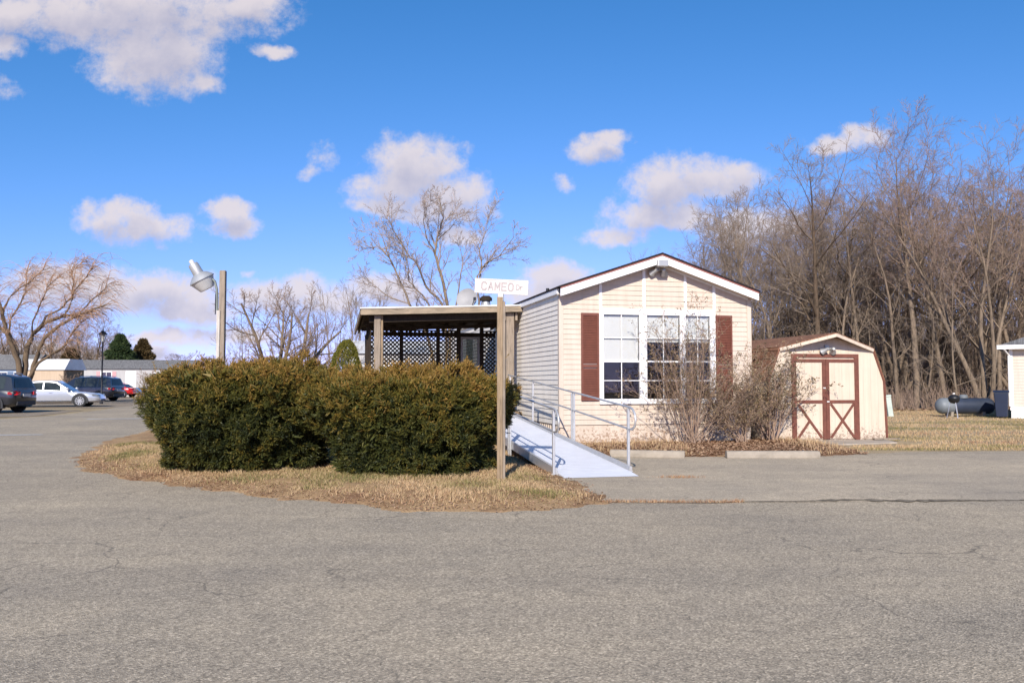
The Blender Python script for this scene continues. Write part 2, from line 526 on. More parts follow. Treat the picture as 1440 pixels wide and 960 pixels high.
def grow(rd, p, d, L, r, lev, cfg, out):
    c = cfg[lev]
    n = c['seg']
    pts = [tuple(p)]; rad = [r]; dirs = [d.copy()]
    q = p.copy(); dd = d.copy()
    for i in range(n):
        dd = dd + Vector((rd.gauss(0, 1), rd.gauss(0, 1), rd.gauss(0, .6))) * c['wig'] + Vector((0, 0, 1)) * c['up'] + Vector(c.get('wind', (0, 0, 0)))
        dd.normalize()
        q = q + dd * (L / n)
        pts.append(tuple(q)); rad.append(r * (1 - (i + 1) / n * (1 - c['tip']))); dirs.append(dd.copy())
    out.append((pts, rad, lev))
    if lev + 1 >= len(cfg): return
    k = cfg[lev + 1]
    m = rd.randint(*k['n'])
    az = rd.uniform(0, 6.28)
    for j in range(m):
        t = k['start'] + (1 - k['start']) * ((j + rd.uniform(.1, .9)) / m)
        x = t * n; i = min(int(x), n - 1); fr = x - i
        bp = Vector(pts[i]).lerp(Vector(pts[i + 1]), fr)
        bd = dirs[i + 1]
        br = rad[i] * (1 - fr) + rad[i + 1] * fr
        az += 2.4 + rd.uniform(-.5, .5)
        perp = bd.orthogonal().normalized()
        perp = rot_about(perp, bd, az)
        a = R(rd.uniform(*k['ang']))
        nd = (bd * math.cos(a) + perp * math.sin(a)).normalized()
        nl = L * rd.uniform(*k['len']) * (1 - k.get('taper', .5) * (t - k['start']) / (1 - k['start'] + 1e-6))
        grow(rd, bp, nd, nl, max(br * k['rr'], k.get('rmin', .004)), lev + 1, cfg, out)


def tree_meshes(root, seed, H, r0, cfg, mat_t, mat_c, split=2, stems=1, lean=0., spread=.25, leand=None):
    rd = random.Random(seed); out = []
    for s in range(stems):
        if stems > 1:
            a = 6.28 * s / stems + rd.uniform(-.5, .5)
            d = Vector((math.cos(a) * spread * rd.uniform(.5, 1.3), math.sin(a) * spread * rd.uniform(.5, 1.3), 1)).normalized()
            p = Vector((math.cos(a) * r0 * .9, math.sin(a) * r0 * .9, -.1))
        else:
            d = Vector((lean, rd.uniform(-.05, .05), 1)).normalized(); p = Vector((0, 0, -.1))
        grow(rd, p, d, H * (rd.uniform(.85, 1.05) if stems > 1 else 1), r0 * (rd.uniform(.7, 1) if stems > 1 else 1), 0, cfg, out)
    tr = [o for o in out if o[2] < split]; cr = [o for o in out if o[2] >= split]
    poly_mesh('trunk', tr, lambda l: 7 if l == 0 else 5, mat_t, root)
    poly_mesh('crown', cr, lambda l: 4 if l == split and split < 3 else 3, mat_c, root)


def sprigs(P, D, size, needles, nl, nw, tint_base, tint_var, r):
    """tufts of needle triangles at points P along unit dirs D. returns V,F,tint"""
    n = len(P)
    U, W = basis(D)
    Vs = []; T = []
    tb = tint_base + r.normal(0, tint_var, n)
    for i in range(needles):
        f = (i + .3) / needles
        a = i * 2.399 + r.uniform(0, 6.28, n)
        rad = U * np.cos(a)[:, None] + W * np.sin(a)[:, None]
        side = -U * np.sin(a)[:, None] + W * np.cos(a)[:, None]
        b = P + D * (size[:, None] * f)
        L = nl * r.uniform(.7, 1.25, n)[:, None]
        out = rad * (.80 * (1 - .55 * f)) + D * (.45 + .6 * f)
        tip = b + out * L
        Vs += [b - side * nw / 2, b + side * nw / 2, tip]
        tt = tb + r.normal(0, .05, n)
        T += [tt, tt, tt + .04]
    V = np.stack(Vs, 1).reshape(-1, 3)
    Tt = np.stack(T, 1).reshape(-1)
    Fc = np.arange(len(V)).reshape(-1, 3)
    return V, Fc, np.clip(Tt, 0, 1)


# ================================================================== WORLD, SUN, CAMERA
SUN_EL = 31.0
SUN_AZ = Vector((-.13, -.99, 0)).normalized()
toward = Vector((SUN_AZ.x * math.cos(R(SUN_EL)), SUN_AZ.y * math.cos(R(SUN_EL)), math.sin(R(SUN_EL))))

world = bpy.data.worlds.new('World'); scene.world = world
world.use_nodes = True
N = world.node_tree.nodes; L = world.node_tree.links
bg = N['Background']
sky = N.new('ShaderNodeTexSky'); sky.sky_type = 'NISHITA'; sky.sun_disc = False
sky.sun_elevation = R(SUN_EL); sky.sun_rotation = math.atan2(toward.x, toward.y)
sky.air_density = 1.0; sky.dust_density = .0; sky.ozone_density = 2.5; sky.altitude = 0
SKY_STRENGTH = .12
stc = N.new('ShaderNodeTexCoord'); svm = N.new('ShaderNodeVectorMath'); svm.operation = 'MULTIPLY_ADD'
L.new(stc.outputs['Generated'], svm.inputs[0]); svm.inputs[1].default_value = (1, 1, .92); svm.inputs[2].default_value = (0, 0, .13)
svn = N.new('ShaderNodeVectorMath'); svn.operation = 'NORMALIZE'; L.new(svm.outputs[0], svn.inputs[0]); L.new(svn.outputs[0], sky.inputs['Vector'])
hs = N.new('ShaderNodeHueSaturation'); hs.inputs['Saturation'].default_value = 1.06; L.new(sky.outputs[0], hs.inputs['Color'])
sk1 = N.new('ShaderNodeVectorMath'); sk1.operation = 'SCALE'; sk1.inputs['Scale'].default_value = .12; L.new(hs.outputs[0], sk1.inputs[0])
gm = N.new('ShaderNodeGamma'); gm.inputs[1].default_value = 1.22; L.new(sk1.outputs[0], gm.inputs[0])
ssp = N.new('ShaderNodeSeparateColor'); L.new(gm.outputs[0], ssp.inputs[0])
scb = N.new('ShaderNodeCombineColor')
pw = N.new('ShaderNodeMath'); pw.operation = 'POWER'; L.new(ssp.outputs[0], pw.inputs[0]); pw.inputs[1].default_value = 1.7
for ch, src, k_ in ((0, pw.outputs[0], 3.41), (1, ssp.outputs[1], 1.0), (2, ssp.outputs[2], 1.2)):
    mm_ = N.new('ShaderNodeMath'); mm_.operation = 'MULTIPLY'; L.new(src, mm_.inputs[0]); mm_.inputs[1].default_value = k_ / .12; L.new(mm_.outputs[0], scb.inputs[ch])
L.new(scb.outputs[0], bg.inputs[0]); bg.inputs[1].default_value = SKY_STRENGTH

CLOUDS = [(200, 18, 175, 50), (225, 75, 85, 58), (110, 22, 110, 34), (340, 10, 60, 26), (20, 25, 70, 26), (8, 68, 30, 16), (8, 118, 26, 22),
          (282, 118, 30, 17), (165, 305, 55, 26), (200, 322, 64, 24), (225, 345, 24, 12), (318, 293, 38, 18), (332, 314, 34, 17),
          (452, 220, 27, 23), (434, 240, 16, 12), (585, 232, 62, 40), (560, 262, 72, 24), (640, 270, 52, 32), (545, 288, 52, 15), (620, 290, 60, 22),
          (836, 207, 36, 20), (856, 193, 29, 12), (790, 260, 26, 17), (935, 262, 54, 38), (985, 252, 60, 32), (1030, 250, 44, 26), (890, 305, 40, 26), (862, 332, 42, 14), (940, 300, 70, 18),
          (205, 415, 110, 30), (95, 402, 90, 30), (270, 438, 70, 16), (405, 415, 80, 28), (460, 420, 60, 20), (780, 388, 46, 24), (755, 410, 44, 20),
          (1215, 190, 36, 18), (1180, 205, 40, 14), (1060, 320, 70, 26), (235, 478, 66, 11), (165, 500, 90, 14), (388, 71, 30, 12),
          (545, 408, 60, 26), (650, 330, 34, 14), (348, 380, 12, 8), (40, 498, 90, 16), (330, 470, 60, 12)]
tc = N.new('ShaderNodeTexCoord'); sp = N.new('ShaderNodeSeparateXYZ'); L.new(tc.outputs['Generated'], sp.inputs[0])


def wmath(op, a, b=None, clamp=False):
    n = N.new('ShaderNodeMath'); n.operation = op; n.use_clamp = clamp
    for k, s in ((0, a), (1, b)):
        if s is None: continue
        if isinstance(s, (int, float)): n.inputs[k].default_value = s
        else: L.new(s, n.inputs[k])
    return n.outputs[0]


def vmath(op, a, b=None, c=None):
    n = N.new('ShaderNodeVectorMath'); n.operation = op
    for k, s in ((0, a), (1, b), (2, c)):
        if s is None: continue
        if isinstance(s, tuple): n.inputs[k].default_value = s
        else: L.new(s, n.inputs[k])
    return n


yy = wmath('MAXIMUM', sp.outputs[1], .02)
cx = N.new('ShaderNodeCombineXYZ')
L.new(wmath('DIVIDE', sp.outputs[0], yy), cx.inputs[0]); L.new(wmath('DIVIDE', sp.outputs[2], yy), cx.inputs[1])
uv = cx.outputs[0]


def wnoise(vec, scale, detail, rough=.55, out='Fac'):
    n = N.new('ShaderNodeTexNoise'); n.inputs['Scale'].default_value = scale; n.inputs['Detail'].default_value = detail
    n.inputs['Roughness'].default_value = rough; L.new(vec, n.inputs['Vector'])
    return n.outputs[out]


warp = vmath('SUBTRACT', wnoise(uv, 16, 4, .6, 'Color'), (.5, .5, .5)).outputs[0]
uvw = vmath('MULTIPLY_ADD', warp, (.05, .035, 0), uv).outputs[0]


def cloud_field(vec):
    acc = None
    for (px, py, rx, ry) in CLOUDS:
        r = ray(px, py); u0 = r[0] / r[1]; v0 = r[2] / r[1]
        a = rx / F * 1.28; b = ry / F * 1.28
        d = vmath('MULTIPLY_ADD', vec, (1 / a, 1 / b, 0), (-u0 / a, -v0 / b, 0)).outputs[0]
        q = vmath('DOT_PRODUCT', d, d).outputs['Value']
        if rx < 29: q = wmath('ADD', q, .50)
        acc = q if acc is None else smin(acc, q)
    return wmath('SUBTRACT', 1.0, acc)


def smin(a, b):
    n = N.new('ShaderNodeMath'); n.operation = 'SMOOTH_MIN'
    L.new(a, n.inputs[0]); L.new(b, n.inputs[1]); n.inputs[2].default_value = .35
    return n.outputs[0]


nz = wnoise(uv, 34, 9, .68)
nz2 = wnoise(uv, 9, 4, .6)
f1 = cloud_field(uvw)
nsum = wmath('ADD', wmath('MULTIPLY', wmath('SUBTRACT', nz, .5), 2.1), wmath('MULTIPLY', wmath('SUBTRACT', nz2, .5), 1.1))
dens = wmath('ADD', f1, nsum)
mr = N.new('ShaderNodeMapRange'); mr.interpolation_type = 'SMOOTHSTEP'; L.new(dens, mr.inputs[0])
mr.inputs[1].default_value = -.1; mr.inputs[2].default_value = .95
# thickness towards the lit side decides the shading
up_uv = vmath('ADD', uvw, (-.004, .022, 0)).outputs[0]
f2 = cloud_field(up_uv)
nzb = wnoise(vmath('ADD', uv, (-.003, .012, 0)).outputs[0], 20, 6, .6)
thick = wmath('ADD', f2, wmath('MULTIPLY', wmath('SUBTRACT', nzb, .5), 1.6))
ms = N.new('ShaderNodeMapRange'); ms.interpolation_type = 'SMOOTHSTEP'; L.new(thick, ms.inputs[0])
ms.inputs[1].default_value = .15; ms.inputs[2].default_value = 1.5
cc = N.new('ShaderNodeMix'); cc.data_type = 'RGBA'; L.new(ms.outputs[0], cc.inputs[0])
cc.inputs[6].default_value = (.95, .86, .88, 1); cc.inputs[7].default_value = (.56, .55, .70, 1)
bgc = N.new('ShaderNodeBackground'); L.new(cc.outputs[2], bgc.inputs[0]); bgc.inputs[1].default_value = .56
front = wmath('GREATER_THAN', sp.outputs[1], .05)
dfac = wmath('MULTIPLY', wmath('MULTIPLY', mr.outputs[0], front), .90)
mxs = N.new('ShaderNodeMixShader'); L.new(dfac, mxs.inputs[0]); L.new(bg.outputs[0], mxs.inputs[1]); L.new(bgc.outputs[0], mxs.inputs[2])
L.new(mxs.outputs[0], N['World Output'].inputs[0])

sd = bpy.data.lights.new('sun', 'SUN'); sd.energy = 4.2; sd.angle = R(.53); sd.color = (1, .93, .84)
so = bpy.data.objects.new('sun', sd); COL.objects.link(so); so.location = (0, -20, 30)
so.rotation_euler = (-toward).to_track_quat('-Z', 'Y').to_euler()

cd = bpy.data.cameras.new('camera'); cam = bpy.data.objects.new('camera', cd); COL.objects.link(cam)
cam.location = (0, 0, EYE); cam.rotation_euler = (math.pi / 2 + PITCH, 0, 0)
cd.sensor_fit = 'HORIZONTAL'; cd.sensor_width = 36; cd.lens = 36 * F / 1440; cd.clip_start = .1; cd.clip_end = 3000
scene.camera = cam
scene.view_settings.view_transform = 'Standard'; scene.view_settings.look = 'None'
scene.view_settings.exposure = .62; scene.view_settings.gamma = 1; scene.view_settings.use_curve_mapping = False
scene.render.engine = 'CYCLES'
scene.cycles.use_denoising = True
scene.cycles.max_bounces = 6; scene.cycles.transparent_max_bounces = 12; scene.cycles.caustics_reflective = False; scene.cycles.caustics_refractive = False
scene.cycles.sample_clamp_indirect = 6

# ================================================================== GROUND
HOUSE_C = gnd(788, 628); TH = R(12.84)
HU = Vector((math.cos(TH), math.sin(TH), 0)); HV = Vector((-math.sin(TH), math.cos(TH), 0))


def hloc(x, y, z=0): return HOUSE_C + HU * x + HV * y + Vector((0, 0, z))


def structure(o): o['kind'] = 'structure'; return o


def stuff(o, label=None):
    o['kind'] = 'stuff'
    if label: o['label'] = label
    return o


g = MB().poly([(-900, -60, 0), (900, -60, 0), (900, 1500, 0), (-900, 1500, 0)]).build('ground', M['lawn'])
structure(g); g['label'] = 'dry winter grass ground'


def jag(pts, step, amp, seed):
    """subdivide a 2-D polyline and roughen it"""
    rd = random.Random(seed); out = []
    for a, b in zip(pts[:-1], pts[1:]):
        a = Vector(a[:2]); b = Vector(b[:2]); n = max(1, int((b - a).length / step))
        for i in range(n):
            p = a.lerp(b, i / n); out.append((p.x + rd.uniform(-amp, amp), p.y + rd.uniform(-amp, amp)))
    out.append(tuple(pts[-1][:2]))
    return out


# road and parking lot: one asphalt sheet
far_edge = [(60, 17.2)] + jag([(30, 17.0), (14, 16.75), (10.0, 16.6), (7.6, 16.4), (6.9, 16.0), (5.9, 15.75), (3.8, 15.35), (2.4, 15.3), (.4, 15.2)], .25, .06, 3) + \
           [(-1.5, 15.2), (-3, 17), (-8.6, 20.5), (-9.4, 23), (-12.5, 33), (-16.5, 48), (-26, 92)] + [(-32, 92)] + \
           jag([(-27.5, 66), (-25.1, 57.3), (-22.0, 48), (-19.6, 40.0), (-18.3, 33.5), (-18.6, 30.3), (-24, 27.5), (-60, 18)], .6, .12, 4)
pts = [(-60, -40), (60, -40)] + far_edge
lot = MB().poly([(x, y, .004) for x, y in pts]).build('road', M['asphalt']); structure(lot)
lot['label'] = 'worn grey asphalt road and lot'

drv = [(.95, 9.50)] + jag([(1.3, 9.45), (2.7, 9.50), (5.86, 9.72), (12, 10.1), (26, 11)], .3, .03, 5) + [(26, 16.2)] + \
      jag([(14, 16.3), (8, 15.9), (6.9, 15.55), (5.9, 15.3), (3.8, 14.95), (1.0, 14.9), (.5, 14.5)], .4, .04, 6) + [(.4, 12), (.75, 11)]
d = MB().poly([(x, y, .008) for x, y in drv]).build('driveway', M['drive']); structure(d)
d['label'] = 'brownish asphalt driveway in front of the house'
# cracked seam between the road and the driveway, with grit in it
rd = random.Random(11); sm = MB()
xs = np.arange(1.0, 13, .07); top = []; bot = []
for x in xs:
    yb = 9.47 + (x - 1) * .052
    wob = .05 * math.sin(x * 2.1) + .03 * math.sin(x * 5.3)
    w = .006 + .03 * abs(math.sin(x * 1.7)) * rd.random() + (.12 * math.exp(-((x - 4.2) / .9) ** 2)) * rd.random() + .05 * max(0, rd.random() - .7)
    bot.append((x, yb + wob - w, .012)); top.append((x, yb + wob + w * .8, .012))
for i in range(len(xs) - 1): sm.poly([bot[i], bot[i + 1], top[i + 1], top[i]])
s_ = sm.build('pavement_seam', M['seam']); structure(s_)
# gravel parking strip under the cars, painted lines, concrete slab by the shed
gp = jag([(-60, 26.0), (-24, 30.6), (-18.9, 33.0), (-20.3, 40.2), (-26, 41.5), (-60, 36)], .8, .15, 8)
structure(MB().poly([(x, y, .010) for x, y in gp]).build('gravel_parking', M['gravel']))
gp2 = jag([(-60, 43.2), (-25.5, 44.2), (-21.0, 43.8), (-21.6, 50), (-25, 57), (-31, 70), (-40, 84), (-60, 84)], 1.2, .2, 9)
structure(MB().poly([(x, y, .010) for x, y in gp2]).build('far_parking', M['gravel']))
for a, b, w in (((-15.45, 30.7), (-13.7, 31.1), .35), ((-14.5, 21.3), (-12.0, 21.6), .22)):
    a = Vector((*a, .012)); b = Vector((*b, .012)); n = Vector((0, w / 2, 0))
    ml = MB()
    for i in range(8):
        p = a.lerp(b, i / 8); q = a.lerp(b, (i + 1) / 8); k = .85 + .3 * rd.random()
        ml.poly([p - n * k, q - n * k, q + n * k, p + n * k])
    o = structure(ml.build('road_marking', M['white_line'])); o['label'] = 'worn white line painted on the road'

# island of dry grass around the hedge: a height field whose rim dips under the asphalt
ISL = [(205, 608), (150, 622), (118, 640), (112, 655), (150, 668), (230, 680), (300, 688), (400, 702), (500, 708), (590, 719), (680, 721), (800, 714), (856, 708), (826, 690), (796, 672)]
isl = [tuple(gnd(*p)[:2]) for p in ISL]
isl += [tuple(hloc(-1.55, -4.5)[:2]), tuple(hloc(-1.2, -1.5)[:2]), tuple(hloc(-.2, -.6)[:2]), tuple(hloc(-.1, 8)[:2]), (-6, 40), (-14, 46)]
isl_np = np.array(isl)


def poly_sd(P, poly):
    """signed distance to polygon, positive inside"""
    a = poly; b = np.roll(poly, -1, 0)
    best = np.full(len(P), 1e9); inside = np.zeros(len(P), bool)
    for i in range(len(a)):
        ab = b[i] - a[i]; ap = P - a[i]
        t = np.clip((ap @ ab) / (ab @ ab + 1e-12), 0, 1)
        best = np.minimum(best, np.linalg.norm(ap - t[:, None] * ab, axis=1))
        c = ((a[i, 1] > P[:, 1]) != (b[i, 1] > P[:, 1])) & (P[:, 0] < (b[i, 0] - a[i, 0]) * (P[:, 1] - a[i, 1]) / (b[i, 1] - a[i, 1] + 1e-12) + a[i, 0])
        inside ^= c
    return np.where(inside, best, -best)


def height_sheet(name, poly, x0, x1, y0, y1, step, rise, material, seed, maxh=.09, rag=.18):
    nx = int((x1 - x0) / step); ny = int((y1 - y0) / step)
    X, Y = np.meshgrid(np.linspace(x0, x1, nx), np.linspace(y0, y1, ny))
    P = np.stack([X.ravel(), Y.ravel()], 1)
    sdv = poly_sd(P, poly)
    P3 = np.concatenate([P, np.zeros((len(P), 1))], 1)
    n1 = vnoise(P3, 2.2, seed) - .5; n2 = vnoise(P3, 7., seed + 1) - .5
    e = sdv + n1 * rag * 1.4 + n2 * rag * .7
    z = .012 + np.clip(e * rise, -.03, maxh) + (vnoise(P3, 6, seed + 2) - .5) * .025
    z = np.where(e < -.12, -.06, z)
    idx = np.arange(nx * ny).reshape(ny, nx)
    Q = np.stack([idx[:-1, :-1], idx[:-1, 1:], idx[1:, 1:], idx[1:, :-1]], -1).reshape(-1, 4)
    keep = (e[Q] > -.3).any(1); Q = Q[keep]
    o = np_mesh(name, np.stack([P[:, 0], P[:, 1], z], 1), [Q], material, None, True)
    return structure(o)


height_sheet('island', isl_np, -10.5, 1.6, 8.4, 24, .08, .12, M['soil'], 21)['label'] = 'dry grass island around the clipped hedges'
BED = np.array([tuple(hloc(*p)[:2]) for p in [(.0, -2.1), (1.0, -2.75), (2.2, -2.85), (3.4, -3.25), (5.0, -3.0), (5.6, -1.4), (6.0, 1.5), (4.3, 2.5), (4.3, .4), (0, .3)]])
height_sheet('mulch_bed', BED, .4, 7.4, 14.0, 21, .06, .10, M['mulch'], 31, .07, .2)['label'] = 'leaf littered bed below the house front'


def blades(name, P, hgt, wid, tint, material, lean=.6, r=rng):
    n = len(P)
    a = r.uniform(0, 6.28, n); la = r.uniform(0, 6.28, n); ln = r.uniform(.1, lean, n) * hgt
    side = np.stack([np.cos(a), np.sin(a), np.zeros(n)], 1) * (wid / 2)[:, None]
    top = P + np.stack([np.cos(la) * ln, np.sin(la) * ln, hgt], 1)
    mid = P + np.stack([np.cos(la) * ln * .3, np.sin(la) * ln * .3, hgt * .6], 1)
    V = np.stack([P - side, P + side, mid + side * .7, mid - side * .7, top], 1).reshape(-1, 3)
    b = np.arange(n)[:, None] * 5
    return np_mesh(name, V, [b + np.array([[0, 1, 2, 3]]), b + np.array([[3, 2, 4]])], material, None, False, np.repeat(np.clip(tint, 0, 1), 5))


def scatter(poly, n, x0, x1, y0, y1, edge, seed):
    P = np.stack([rng.uniform(x0, x1, n), rng.uniform(y0, y1, n)], 1)
    s = poly_sd(P, poly)
    P3 = np.concatenate([P, np.zeros((n, 1))], 1)
    k = s + (vnoise(P3, 2.2, seed) - .5) * .25 + (vnoise(P3, 7, seed + 1) - .5) * .13
    keep = k > edge
    return P3[keep], k[keep]


P, k = scatter(isl_np, 260000, -10, 1.4, 8.5, 17.5, .02, 21)
pn = vnoise(P, 1.3, 5); pf = vnoise(P, 5, 6)
keep = rng.random(len(P)) < np.clip((k - .05) * 1.6, .06, 1) * np.clip(.35 + pf * 1.1, .1, 1)
P, k, pn, pf = P[keep], k[keep], pn[keep], pf[keep]
P[:, 2] = .005 + np.clip(k * .12, 0, .09)
tint = .52 + (pn - .5) * -.9 + rng.normal(0, .16, len(P)) + np.where(k < .35, .22, 0)
stuff(blades('dry_grass', P, rng.uniform(.015, .06, len(P)) * (.6 + pf * .8), np.full(len(P), .008), tint, M['grass'], 1.3), 'dry straw and green grass on the island')
# dead leaf litter on the rim of the island and in the bed


def litter(name, P, size, material, r=rng):
    n = len(P)
    a = r.uniform(0, 6.28, n); s = size * r.uniform(.5, 1.3, n)
    u = np.stack([np.cos(a), np.sin(a), r.uniform(-.5, .5, n)], 1) * s[:, None]
    w = np.stack([-np.sin(a), np.cos(a), r.uniform(-.6, .6, n)], 1) * (s * .5)[:, None]
    V = np.stack([P - u, P - w, P + u, P + w], 1).reshape(-1, 3)
    return np_mesh(name, V, [np.arange(4 * n).reshape(-1, 4)], material, None, False, np.repeat(r.uniform(0, 1, n), 4))


P, k = scatter(isl_np, 90000, -10, 1.4, 8.5, 14.5, -.10, 21)
keep = (k < .55) & (rng.random(len(P)) < np.where(k < 0, .25, .55))
P = P[keep]; P[:, 2] = .022 + np.clip(k[keep] * .12, 0, .09)
stuff(litter('leaf_litter', P, .016, M['litter']), 'brown dead leaf litter round the island rim')
P, k = scatter(BED, 30000, .4, 7.4, 14.0, 20, -.08, 31)
P[:, 2] = .03 + np.clip(k * .1, 0, .07)
stuff(litter('bed_litter', P, .026, M['litter']), 'dead leaves lying in the bed below the house')
P = P[rng.random(len(P)) < .22]
P = P[(P[:, 0] < 3.4) | (P[:, 0] > 5.6)]
stuff(blades('bed_grass', P, rng.uniform(.03, .12, len(P)), np.full(len(P), .009), .72 + rng.normal(0, .15, len(P)), M['grass'], .8), 'dry weeds growing along the house base')
# rough lawn on the right, behind the lot
n = 130000
P = np.stack([rng.uniform(6.5, 26, n), 16.3 + rng.random(n) ** 1.6 * 24, np.zeros(n)], 1)
P = P[(P[:, 1] > 16.7 + .0 * P[:, 0]) & (P[:, 0] < P[:, 1] * .66 + 1.0) & (P[:, 0] > P[:, 1] * .40)]
dx = (P[:, :2] - np.array(gnd(1085, 622)[:2])) @ np.array([[HU.x, HV.x], [HU.y, HV.y]])
P = P[~((dx[:, 0] > -.3) & (dx[:, 0] < 3.1) & (dx[:, 1] > -1.4) & (dx[:, 1] < 4))]
pn = vnoise(P * np.array([.5, 1, 1]), .8, 9); pf = vnoise(P, 3, 4)
P = P[rng.random(len(P)) < .25 + .9 * pf]
pn = vnoise(P * np.array([.4, 1, 1]), .9, 9)
stuff(blades('lawn_grass', P, rng.uniform(.02, .07, len(P)), np.full(len(P), .014), .55 - (pn - .5) * 1.0 + rng.normal(0, .12, len(P)), M['grass'], 1.2), 'dry mown lawn beyond the lot')
# weeds in the seam and a tuft in the driveway
P = np.stack([rng.uniform(1.0, 2.6, 700), np.zeros(700), np.full(700, .01)], 1); P[:, 1] = 9.47 + (P[:, 0] - 1) * .052 + .05 * np.sin(P[:, 0] * 2.1) + rng.normal(0, .025, 700)
c0 = gnd(956, 672); q = np.stack([c0.x + rng.normal(0, .16, 260), c0.y + rng.normal(0, .05, 260), np.full(260, .01)], 1)
P = np.concatenate([P, q])
stuff(blades('seam_weeds', P, rng.uniform(.01, .045, len(P)), np.full(len(P), .007), 1.0 + rng.normal(0, .15, len(P)), M['grass'], 1.6), 'dead weeds in the driveway seam')

# ================================================================== HOUSE
W, LEN = 4.37, 15.0
SL = .335; EZ = 3.20                                   # roof slope, soffit height at the wall line
house = thing('mobile_home', 'cream single-wide mobile home with maroon shutters and a gabled front', 'house', HOUSE_C, TH)
ROW = .106; Z0 = .45
OX0, OX1, K0, K1 = .90, 3.50, 5, 23                     # window opening in siding rows


def soff(x): return EZ + SL * min(x, W - x)


mb = MB(); k = 0
while Z0 + k * ROW < soff(W / 2) - .02:
    zb = Z0 + k * ROW; zt = min(zb + ROW, soff(W / 2))
    a0 = max(0, (zb - EZ) / SL); a1 = max(0, (zt - EZ) / SL)
    spans = [(a0, a1, W - a0, W - a1)]
    if K0 <= k < K1: spans = [(a0, a1, OX0, OX0), (OX1, OX1, W - a0, W - a1)]
    for (bl, tl, br, tr) in spans:
        mb.poly([(bl, -.013, zb), (br, -.013, zb), (tr, -.001, zt), (tl, -.001, zt)])
        mb.poly([(bl, .004, zb), (br, .004, zb), (br, -.013, zb), (bl, -.013, zb)])
    k += 1
mb.build('front_siding', M['siding_front'], house)
mb = MB(); k = 0
while Z0 + k * ROW < EZ + .05:
    zb = Z0 + k * ROW; zt = zb + ROW
    wv = [.0015 * math.sin(k * 3.1 + j * 2.3) for j in range(9)]
    for j in range(8):
        ya = LEN * (j / 8) ** 1.6; yb = LEN * ((j + 1) / 8) ** 1.6
        za, zc = zb + wv[j], zb + wv[j + 1]
        mb.poly([(-.017, yb, zc), (-.017, ya, za), (-.001, ya, zt + .004), (-.001, yb, zt + .004)])
        mb.poly([(-.017, ya, za), (-.017, yb, zc), (.004, yb, zc), (.004, ya, za)])
    k += 1
mb.build('side_siding', M['siding_side'], house)
mb = MB()
mb.box((W - .02, .02, .05), (W, LEN, EZ + .03)); mb.box((0.02, LEN - .03, .05), (W - .03, LEN, EZ))
mb.build('far_wall', M['siding_side'], house)
mb = MB(); mb.box((.0, .012, -.05), (W, .03, Z0 + .02)); mb.build('front_skirting', M['skirt_front'], house)
mb = MB()
y = .0
while y < 9:                                              # ribbed skirting panels
    mb.prism([(.012, y, -.05), (.012, y + .09, -.05), (-.004, y + .10, -.05), (-.004, y + .16, -.05), (.012, y + .17, -.05), (.03, y + .17, -.05), (.03, y, -.05)], (0, 0, Z0 + .05))
    y += .17
mb.build('side_skirting', M['siding_front'], house)
mb = MB()
mb.prism([(-.03, -.024, .40), (.065, -.024, .40), (.065, -.0135, .40), (-.0185, -.0135, .40), (-.0185, .08, .40), (-.03, .08, .40)], (0, 0, EZ - .37)); mb.build('corner_trim', M['siding_front'], house)
mb = MB(); mb.prism([(W + .03, -.024, .40), (W - .07, -.024, .40), (W - .07, -.0135, .40), (W + .002, -.0135, .40), (W + .002, .06, .40), (W + .03, .06, .40)], (0, 0, EZ - .37)); mb.build('corner_trim', M['siding_front'], house)
for x in (.89, 1.875, 2.83, 3.51):
    MB().box((x - .032, -.028, 2.925), (x + .032, -.0136, soff(x) - .01)).build('batten', M['white_trim'], house)
for sgn in (0, 1):                                        # thin frieze strip under the soffit
    mb = MB(); xa, xb = (.05, W / 2) if sgn == 0 else (W - .05, W / 2)
    mb.beam((xa, -.020, soff(xa) - .035), (xb, -.020, soff(xb) - .035), .012, .05, up=(0, 0, 1)); mb.build('frieze', M['white_trim'], house)
# roof: shingles, drip edge, fascia, soffit
FY = -.30; OV = .07
rx0, rx1, rxm = -OV, W + OV, W / 2
ze = EZ + .135 - SL * OV; zp = EZ + .135 + SL * W / 2
mb = MB()
for (xa, za, xb, zb) in ((rx0 - .02, ze, rxm, zp + .007), (rx1 + .02, ze, rxm, zp + .007)):
    mb.prism([(xa, FY - .025, za), (xb, FY - .025, zb), (xb, FY - .025, zb + .035), (xa, FY - .025, za + .035)], (0, LEN + .5, 0))
roof = mb.build('roof', M['roof_dark'], house)
mb = MB()
for (xa, xb) in ((rx0, rxm), (rx1, rxm)):
    za = ze - .002; zb = zp - .002
    mb.prism([(xa, FY - .012, za - .022), (xb, FY - .012, zb - .022), (xb, FY - .012, zb), (xa, FY - .012, za)], (0, .018, 0))
mb.build('drip_edge', M['drip'], roof)
mb = MB()
for (xa, xb) in ((rx0, rxm), (rx1, rxm)):
    za = ze - .026; zb = zp - .026
    mb.prism([(xa, FY, za - .155), (xb, FY, zb - .155), (xb, FY, zb), (xa, FY, za)], (0, .03, 0))
mb.build('fascia', M['white_trim'], roof)
mb = MB()
for (xa, xb) in ((rx0, rxm), (rx1, rxm)):
    zo = .145
    mb.prism([(xa, FY + .032, ze - zo), (xb, FY + .032, zp - zo), (xb, FY + .032, zp - zo + .02), (xa, FY + .032, ze - zo + .02)], (0, -FY - .036, 0))
mb.build('soffit', M['soffit'], roof)
mb = MB(); mb.box((rx0 - .004, -.02, ze - .11), (-.0195, LEN, ze - .004)); mb.box((W + .004, -.02, ze - .17), (rx1, LEN, ze - .004))
mb.build('eave_board', M['white_trim'], roof)
